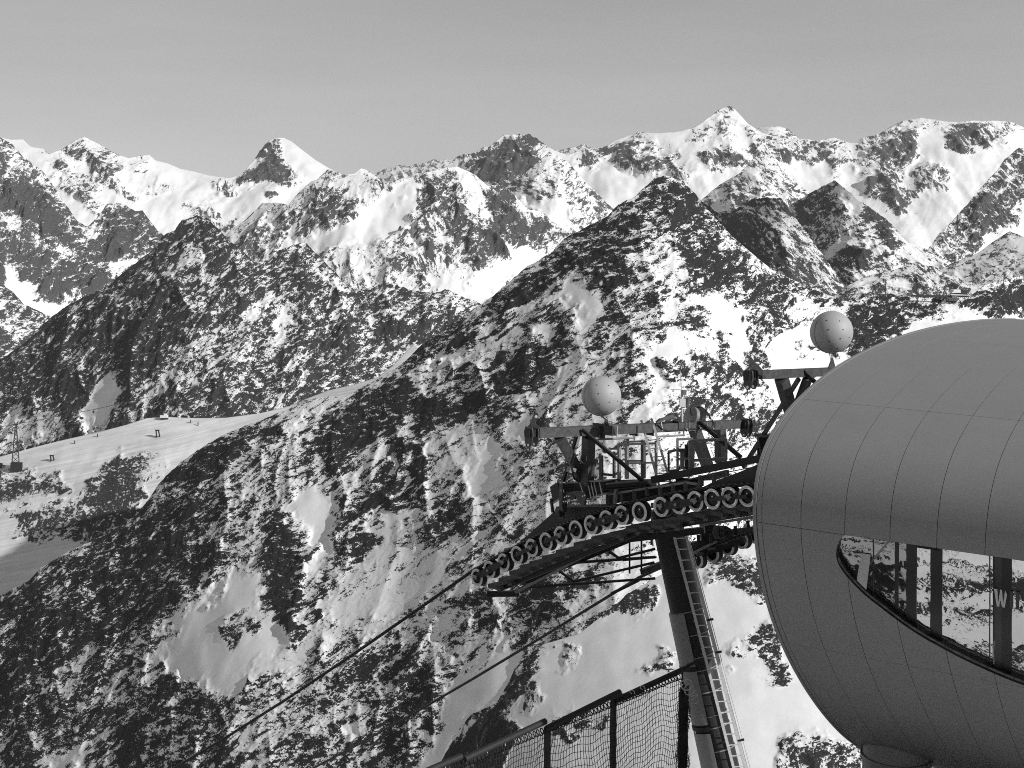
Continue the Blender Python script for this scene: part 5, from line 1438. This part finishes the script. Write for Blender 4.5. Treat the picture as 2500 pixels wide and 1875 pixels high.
def pane(x0, x1, m_, name='glass_pane', off=0.0, y0o=-14, y1o=24):
    nx_ = max(1, int((x1 - x0) / 90)); ny_ = 14
    m = MB(); vs = []
    for side in (0, -.012):
        for i in range(nx_ + 1):
            x = x0 + (x1 - x0) * i / nx_; ya, yb = top_y(x) + y0o, low_y(x) + y1o
            for j in range(ny_ + 1): vs.append(gl9(x, ya + (yb - ya) * j / ny_, off + side))
    w = ny_ + 1; h = (nx_ + 1) * w
    fs = [(i * w + j, (i + 1) * w + j, (i + 1) * w + j + 1, i * w + j + 1) for i in range(nx_) for j in range(ny_)]
    m.add(vs[:h], fs, True); m.add(vs[h:], fs, True)
    rim = [i * w for i in range(nx_ + 1)] + [nx_ * w + j for j in range(1, w)] + [i * w + ny_ for i in range(nx_ - 1, -1, -1)] + [j for j in range(ny_ - 1, 0, -1)]
    k = len(rim); m.add([vs[r] for r in rim] + [vs[h + r] for r in rim], [(i, (i + 1) % k, k + (i + 1) % k, k + i) for i in range(k)])
    return m.build(name, m_, bld)
pane(172, 452, M_glass2); pane(456, 628, M_glass2); pane(660, 722, M_glass2); pane(808, 918, M_glass); pane(1014, 1398, M_glass); pane(1404, 1430, M_glass); pane(1436, 1498, mat('dark_pane', .035, .3, .1, .3, 5)); pane(1580, 1990, M_glass)  # the pane behind the W is one even dark grey
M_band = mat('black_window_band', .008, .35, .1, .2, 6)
for (x0, x1) in ((628, 660), (722, 808), (918, 1014), (1498, 1580), (1990, 2030)):  # wide black strips: reflections of dark posts, put in as colour
    pane(x0, x1, M_band, 'mullion_or_dark_reflection', .008)
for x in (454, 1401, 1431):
    pane(x - 4, x + 4, M_band, 'mullion_or_dark_reflection', .012)
MB().bar(glass(*c9(355, 530), .03), glass(*c9(600, 240), .03), .012, .02).build('stay_bar', M_mid, bld)
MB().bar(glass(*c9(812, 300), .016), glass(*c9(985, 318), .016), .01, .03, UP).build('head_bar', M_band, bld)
# pale notice board and furniture seen just behind the glass
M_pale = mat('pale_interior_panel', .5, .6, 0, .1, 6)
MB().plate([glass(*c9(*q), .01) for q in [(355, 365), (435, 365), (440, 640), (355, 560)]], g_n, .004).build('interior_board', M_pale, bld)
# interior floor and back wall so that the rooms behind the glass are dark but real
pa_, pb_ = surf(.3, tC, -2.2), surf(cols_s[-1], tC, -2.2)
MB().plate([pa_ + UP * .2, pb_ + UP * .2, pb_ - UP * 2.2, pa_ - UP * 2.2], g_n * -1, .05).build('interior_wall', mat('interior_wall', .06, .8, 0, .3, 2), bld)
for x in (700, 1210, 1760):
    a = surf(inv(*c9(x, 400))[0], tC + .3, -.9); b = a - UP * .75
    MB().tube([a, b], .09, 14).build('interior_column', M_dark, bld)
# lettering on the glass
M_let = mat('grey_lettering', .05, .6, 0, .1, 20)
def letters(polys, m_):
    for pg in polys:
        m = MB(); k = len(pg)
        r = delaunay_2d_cdt([Vector(q) for q in pg] , [], [list(range(k))], 1, 1e-6)
        m.add([gl9(q.x, q.y, .016) for q in r[0]], [tuple(f) for f in r[2]]); m.build('letter', m_, bld)
letters([[(1434, 668), (1462, 673), (1472, 768), (1486, 677), (1500, 679), (1512, 776), (1525, 684), (1545, 688), (1523, 822), (1503, 819), (1489, 742), (1477, 815), (1459, 812)]], mat('pale_lettering', .55, .6, 0, .1, 20))
letters([[(1563, 690), (1588, 694), (1590, 830), (1565, 826)], [(1612, 697), (1640, 701), (1638, 818), (1662, 806), (1664, 838), (1640, 842), (1612, 834)],
         [(1682, 709), (1708, 713), (1728, 722), (1744, 748), (1747, 782), (1740, 822), (1722, 846), (1702, 850), (1682, 848), (1682, 830), (1700, 832), (1714, 822), (1722, 790), (1720, 755), (1708, 735), (1702, 733), (1701, 828), (1682, 826)]], M_let)
# supporting column beneath
cb = P(2190, 1850, 22.5)
m = MB().tube([cb + UP * .9, cb - UP * 6.0], .56, 36); m.build('support_column', M_panel, bld)
MB().lathe([(.565, -.02), (.60, -.02), (.60, .02), (.565, .02)], UP, cb + UP * .05, 36, smooth=False).build('column_ring', M_mid, bld)
# ------------------------------------------------------------------ safety fence with its net, lower middle
def f1(x, y): return (1050 + x / 3.16, 1575 + y / 3.16)
FA, FB = P(1050, 1875, 18.0), P(1672, 1628, 22.2)
fdir = (FB - FA); fdir.z = 0; fdir.normalize(); fn = Vector((fdir.y, -fdir.x, 0))
if fn.y > 0: fn = -fn
def F(uv, off=0.0): return on_plane(uv[0], uv[1], FA + fn * off, fn)
fence = empty('safety_fence', F(f1(905, 948)) - UP * 2.2)
tag(fence, 'dark netted safety fence on steel posts with heavy tube rails beside the tower shaft', 'safety fence')
def ground_z(p): return -9.7
M_pipe = mat('dark_fence_tube', .018, .65, 0, .4, 10, .3, 60)
M_net = mat('black_net_cord', .012, .8, 0, .3, 40)
M_cord = mat('pale_rope', .45, .8, 0, .2, 60)
tubes = [((-620, 1215), (-210, 1055)), ((-230, 1062), (238, 858)), ((265, 880), (888, 588)), ((905, 640), (1462, 362)), ((1420, 432), (1965, 182))]
for k, (a, b) in enumerate(tubes):
    o_ = .05 if k in (1, 2, 3) else 0
    MB().tube([F(f1(*a), o_), F(f1(*b), o_)], .047, 18).build('rail_tube', M_pipe, fence)
MB().tube([F(f1(1940, 200), .0), F(f1(1990, 160), .0), F(f1(2050, 130), .0)], .03, 10).build('rail_end', M_black, fence)
for (x, y, x2, y2) in ((275, 900, 440, 830), (905, 645, 1085, 560), (1415, 432, 1640, 340)):
    a = F(f1(x, y)); b = F(f1(x2, y2)); bot = Vector((a.x, a.y, ground_z(a) - .3))
    MB().bar(a + UP * .03, bot, .085, .06, fn).build('fence_post', M_pipe, fence)
    MB().bar(a, b, .06, .08, UP).build('post_arm', M_pipe, fence)
# net: cords sag between the ties, squares about 10 cm
def top_line(x):      # in f1 pixels
    return float(np.interp(x, [-620, 250, 905, 1420, 1880, 1935], [1240, 905, 640, 440, 250, 235]))
rnd = random.Random(4)
A2 = F(f1(-500, top_line(-500))); B2 = F(f1(1925, top_line(1925)))
Lf = (B2 - A2); Lh = Vector((Lf.x, Lf.y, 0)).length
ncol = int(Lh / .058)
m = MB(); grid = {}
NR = 34
for i in range(ncol + 1):
    t = i / ncol
    base = A2 + (B2 - A2) * t
    kx, = (0,)
    # top follows the rail
    lx = -500 + (1925 + 500) * 0
    for j in range(NR + 1):
        sag = .035 * math.sin(i * .55) * math.exp(-j * .3) + .05 * math.sin(t * 9 + j * .21) * min(1, j / 5)
        drop = j * .10
        wavex = .05 * math.sin(j * .35 + t * 5) * min(1, j / 4)
        edge_pull = -.35 * max(0, (t - .93) / .07) ** 1.5 * math.sin(min(1, j / NR * 2.2) * math.pi * .5) * 0.6
        belly = .10 * math.sin(t * 21) * min(1, j / 8)
        p = base + fdir * (wavex + edge_pull * .35) - UP * (drop + .04 + sag + .16 * math.exp(-((t - .9) / .05) ** 2) * (1 if j else 0) * -.6) + fn * (.03 + belly * .5)
        grid[i, j] = p + Vector((rnd.uniform(-.006, .006), rnd.uniform(-.006, .006), rnd.uniform(-.008, .008)))
# the top edge must follow the tubes, which are not quite one straight line
def top_z(p):
    u_, v_ = proj(p.x, p.y, p.z); x = (u_ - 1050) * 3.16
    return F((u_, 1575 + top_line(x) / 3.16)).z
for i in range(ncol + 1):
    dz = top_z(grid[i, 0]) - grid[i, 0].z - .03
    for j in range(NR + 1): grid[i, j] = grid[i, j] + UP * dz
def cord(pts, r=.0052):
    m.tube(pts, r, 3, cap=False)
for i in range(ncol + 1): cord([grid[i, j] for j in range(0, NR + 1)])
for j in range(0, NR + 1): cord([grid[i, j] for i in range(ncol + 1)])
net = m.build('net', M_net, fence); net['kind'] = 'stuff'
# lacing along the top, a thicker edge rope wound round the tubes
pts = []
for i in range(0, ncol * 5):
    t = i / 5.0; i0 = min(int(t), ncol - 1); f_ = t - i0
    p = grid[i0, 0] * (1 - f_) + grid[i0 + 1, 0] * f_
    pts.append(p + UP * (.03 + .05 * math.sin(i * .9)) + fn * (.05 * math.cos(i * .9)))
MB().tube(pts, .009, 5).build('lacing', M_net, fence)
for x in (100, 330, 420, 560, 700, 960, 1040, 1110, 1490, 1560, 1640, 1700, 1800, 1850):
    p = F(f1(x, top_line(x) - 4), .06); q = [p + Vector((.04 * math.cos(a), 0, .05 * math.sin(a) + .012 * a)) for a in (0, .8, 1.6, 2.4, 3.4, 4.6)]
    MB().tube(q, .007, 5).build('tie', M_cord if x in (100, 420, 560, 1110, 1560, 1640) else M_net, fence)
# gathered net hanging as a dark fluffy bundle at the right end
m = MB(); bx0 = F(f1(1958, 300)); bh = 2.6
prof_r = [(.01, 0), (.06, -.10), (.085, -.3), (.075, -.6), (.085, -1.0), (.07, -1.5), (.08, -2.0), (.07, -bh)]
m.lathe([(r, w) for r, w in prof_r], UP, bx0, 12)
for k in range(900):
    w = rnd.uniform(-bh, -.02); a = rnd.uniform(0, 6.28); r0_ = .06 + .02 * math.sin(w * 9)
    p = bx0 + UP * w + Vector((math.cos(a), math.sin(a), 0)) * r0_
    e1 = p + Vector((math.cos(a) * rnd.uniform(.02, .06), math.sin(a) * .04, rnd.uniform(-.05, .03))); e2 = p + Vector((math.cos(a) * .03, math.sin(a) * .03, rnd.uniform(-.09, -.03)))
    m.tube([p, e1, e2], .004, 3, cap=False)
b_ = m.build('gathered_net', M_net, fence); b_['kind'] = 'stuff'
# coil of pale rope tied to it
loops = []
for k in range(4):
    c_ = F(f1(1975 + k * 22, 290 + k * 38), .08)
    pts = [c_ + Vector((.085 * math.cos(a) * (1 - .1 * k), .03 * math.sin(a + k), .07 * math.sin(a) - .01 * a)) for a in [j * .45 for j in range(15)]]
    loops += pts
MB().tube(loops, .012, 7).build('rope_coil', M_cord, fence)
MB().tube([F(f1(1890, 235), .03), F(f1(1905, 262), .03), F(f1(1940, 300), .03)], .01, 6).build('tie_rope', M_cord, fence)
MB().tube([F(f1(1945, 215), .02), F(f1(1947, 300), .02)], .016, 6).build('hanger_rope', M_black, fence)

# ------------------------------------------------------------------ far small things on the slopes
dg = bpy.context.evaluated_depsgraph_get()
def hit(u, v):
    """where the sight line through (u, v) meets the terrain"""
    kx, kz = ray(u, v); d_ = Vector((kx, 1, kz)).normalized()
    o_ = d_ * 200
    r_, loc_, n_, i_, ob_, m_ = scene.ray_cast(dg, o_, d_)
    return loc_ if r_ else P(u, v, 2500)
dg = bpy.context.evaluated_depsgraph_get()
def z5(x, y): return (0 + x / 3.687, 950 + y / 3.687)
M_far = mat('distant_dark_steel', .03, .7, 0, .2, .2)
M_conc = mat('distant_concrete', .12, .8, 0, .5, .25, stretch=(1, 1, .1))
# lattice pylon
base = hit(*z5(147, 728)); dP = base.y
py = empty('lattice_pylon', base)
tag(py, 'tall steel lattice pylon on a ribbed concrete block at the left end of the piste', 'pylon')
pxm = dP / FPX
def zq(x, y, dd=0): return P(*z5(x, y), dP + dd)
MB().bar(zq(149, 740), zq(149, 660), 92 / 3.687 * pxm, 60 / 3.687 * pxm, Vector((0, 1, 0))).build('concrete_base', M_conc, py)
for k in range(7):
    x = 106 + k * 14.5
    MB().bar(zq(x, 738, -9), zq(x, 662, -9), 3.2, 2.0, Vector((0, 1, 0))).build('rib', M_far, py)
w_ = 1.3
corn = [(108, 660, -7), (172, 660, -7), (108, 660, 7), (172, 660, 7)]; topc = [(137, 335, -1.5), (150, 335, -1.5), (137, 335, 1.5), (150, 335, 1.5)]
cA = [zq(*c) for c in corn]; cT = [zq(*c) for c in topc]
for a, b in zip(cA, cT): MB().bar(a, b, w_ * 1.25, w_ * 1.25).build('leg', M_far, py)
NL = 8
for k in range(NL):
    t0_, t1_ = k / NL, (k + 1) / NL
    t0_ = 1 - (1 - t0_) ** 1.25; t1_ = 1 - (1 - t1_) ** 1.25
    for (a, b) in ((0, 1), (2, 3), (0, 2), (1, 3)):
        p0 = cA[a] + (cT[a] - cA[a]) * t0_; p1 = cA[b] + (cT[b] - cA[b]) * t1_
        q0 = cA[b] + (cT[b] - cA[b]) * t0_; q1 = cA[a] + (cT[a] - cA[a]) * t1_
        MB().bar(p0, p1, w_ * .75, w_ * .75).build('diagonal', M_far, py); MB().bar(q0, q1, w_ * .75, w_ * .75).build('diagonal', M_far, py)
MB().bar(zq(120, 322), zq(160, 318), 3, 3).build('cross_arm', M_far, py)
MB().bar(zq(128, 296), zq(143, 330), 1.6, 1.6).build('arm', M_far, py); MB().bar(zq(164, 290), zq(143, 330), 1.6, 1.6).build('arm', M_far, py)
# cable with a small gondola
gc = P(228, 1000, dP + 60)
cb_ = MB().tube([zq(-40, 345), zq(122, 320), gc + UP * 0, P(420, 957, dP + 130), P(640, 905, dP + 230)], .55, 5)
o = cb_.build('cable', M_far); tag(o, 'thin far cable running up from the lattice pylon over the shadowed gully', 'cable')
g_ = empty('gondola', gc - UP * 8); tag(g_, 'tiny dark gondola cabin hanging over the shaded couloir', 'gondola')
MB().bar(gc - UP * 3.2, gc - UP * 7.5, 3.2, 3.2).build('cabin', M_far, g_); MB().bar(gc, gc - UP * 3.2, .7, .7).build('hanger', M_far, g_)
# small drag-lift portals
def portal(xl, xr, yt, yb, lab):
    p = hit(*z5((xl + xr) / 2, yb)); d_ = p.y
    t = empty('lift_portal', p); tag(t, lab, 'lift portal', 'small portals of the drag lift')
    tl, tr, bl, br = [P(*z5(*q), d_) for q in ((xl, yt), (xl + (xr - xl) * .6, yt), (xl + 4, yb), (xr, yb))]
    for a, b, nm in ((tl, bl - UP * 2, 'post'), (tr, br - UP * 2, 'post'), (tl - Vector((2, 0, 0)), tr + Vector((2, 0, 0)), 'beam')):
        MB().bar(a, b, 2.2, 2.2).build(nm, M_far, t)
portal(1405, 1440, 370, 432, 'small dark lift portal standing on the piste near the snow gully')
portal(455, 490, 598, 645, 'small dark lift portal on the piste, right of the lattice pylon')
# lift hut at the very left
p = hit(*z5(20, 712)); d_ = p.y
t = empty('lift_hut', p); tag(t, 'small dark lift shelter on thin legs at the left edge beside the pylon', 'lift hut')
MB().bar(P(*z5(-40, 676), d_), P(*z5(20, 678), d_), 5, 4).build('roof', M_far, t)
for x in (2, 12, 36): MB().bar(P(*z5(x, 665 if x < 20 else 685), d_), P(*z5(x, 714), d_), 2, 2).build('post', M_far, t)
MB().bar(P(*z5(18, 690), d_), P(*z5(38, 690), d_), 2, 2).build('rail', M_far, t)
# snow cat and snow heap on the crest
p = hit(*z5(1478, 268)); M_white = mat('distant_white_paint', .8, .5, 0, .1, .3)
t = empty('snow_groomer', p); tag(t, 'tiny white snow groomer parked on the crest of the piste', 'snow groomer')
MB().bar(p + Vector((-8, 0, 5)), p + Vector((8, 0, 5)), 8, 6).build('body', M_white, t)
MB().bar(p + Vector((-7, 0, 1)), p + Vector((9, 0, 1)), 9, 3).build('track', M_far, t); MB().bar(p + Vector((0, 0, 9)), p + Vector((6, 0, 9)), 6, 5).build('cabin', M_white, t)
# piste poles; the first bar takes the place of a skier
for (x, y, lab) in ((878, 432, 'thin dark bar in place of a skier in the middle of the open piste'), (673, 492, 'thin dark marker pole left of the snow gully'), (1717, 306, 'left one of two marker poles high on the right end of the piste'), (1783, 328, 'right one of two marker poles high on the right end of the piste')):
    p = hit(*z5(x, y)); o = MB().bar(p - UP * 2, p + UP * 7, 1.6, 1.6).build('marker_pole', M_far, None, loc=tuple(p)); tag(o, lab, 'pole', 'marker poles on the piste')
# summit cross and rocks of the main peak
p = hit(1604, 440); p = P(1604, 433, p.y)
t = empty('summit_cross', p); tag(t, 'tiny summit cross on top of the main dark peak', 'summit cross')
MB().bar(p - UP * 3, p + UP * 7, 1.0, 1.0).build('post', M_far, t); MB().bar(p + UP * 4.5 + Vector((-2, 0, 0)), p + UP * 4.5 + Vector((2, 0, 0)), .9, .9).build('arm', M_far, t)
# hut, masts and barrier on the right-hand ridge
def z6(x, y): return (2050 + x / 4.916, 650 + y / 4.916)
p = hit(*z6(1450, 400)); dH = p.y - 15
def hq(x, y, dd=0): return P(*z6(x, y), dH + dd)
t = empty('mountain_hut', p); tag(t, 'low mountain hut with a snowy pitched roof on the dark right-hand ridge', 'mountain hut')
MB().plate([hq(*q) for q in [(1355, 330), (1445, 330), (1445, 365), (1355, 365)]], (0, 1, 0), 14).build('wall', M_conc, t)
MB().plate([hq(*q, -2) for q in [(1345, 322), (1375, 285), (1450, 280), (1455, 318)]], (0, 1, 0), 17).build('roof', M_white, t)
MB().plate([hq(*q) for q in [(1445, 315), (1465, 275), (1500, 285), (1535, 330), (1535, 372), (1445, 372)]], (0, 1, 0), 14).build('gable', M_far, t)
MB().plate([hq(*q, -3) for q in [(1340, 335), (1560, 345), (1560, 355), (1340, 348)]], (0, 1, 0), 4).build('terrace', M_white, t)
for k in range(9):
    MB().bar(hq(1350 + k * 24, 350, -4), hq(1350 + k * 24, 385, -4), 1.0, 1.0).build('post', M_far, t)
for (x, y0, y1, lab) in ((550, 205, 335, 'single slender mast on the dark ridge left of the hut'), (926, 232, 365, 'left one of the close pair of masts on the dark ridge'), (942, 222, 362, 'right one of the close pair of masts on the dark ridge')):
    a, b = hq(x, y0), hq(x, y1); o = MB().bar(a, b - UP * 4, 1.1 if x > 600 else .7, 1.1).build('mast', M_far, None, loc=tuple(b)); tag(o, lab, 'mast', 'masts on the right-hand ridge')
t = empty('snow_barrier', hq(1100, 370)); tag(t, 'long low dark snow barrier along the ridge between the masts and the hut', 'barrier')
bp_ = [(860, 352), (1000, 360), (1150, 358), (1300, 362), (1350, 366)]
for a, b in zip(bp_[:-1], bp_[1:]): MB().bar(hq(*a), hq(*b), 1.2, 3.0).build('rail', M_far, t)
for k in range(24): MB().bar(hq(870 + k * 20, 345), hq(870 + k * 20, 378), .9, .9).build('post', M_far, t)

# ------------------------------------------------------------------ thin winter haze
m = bpy.data.materials.new('haze'); m.use_nodes = True
for n in list(m.node_tree.nodes): m.node_tree.nodes.remove(n)
o_ = m.node_tree.nodes.new('ShaderNodeOutputMaterial'); pv = m.node_tree.nodes.new('ShaderNodeVolumePrincipled')
pv.inputs['Color'].default_value = (.92, .92, .92, 1); pv.inputs['Density'].default_value = 1.0e-5; pv.inputs['Anisotropy'].default_value = .1
m.node_tree.links.new(pv.outputs[0], o_.inputs['Volume'])
hz = MB().bar((-34000, 12000, 1000), (34000, 12000, 1000), 46000, 4100).build('haze', m, None)
tag(hz, kind='stuff')
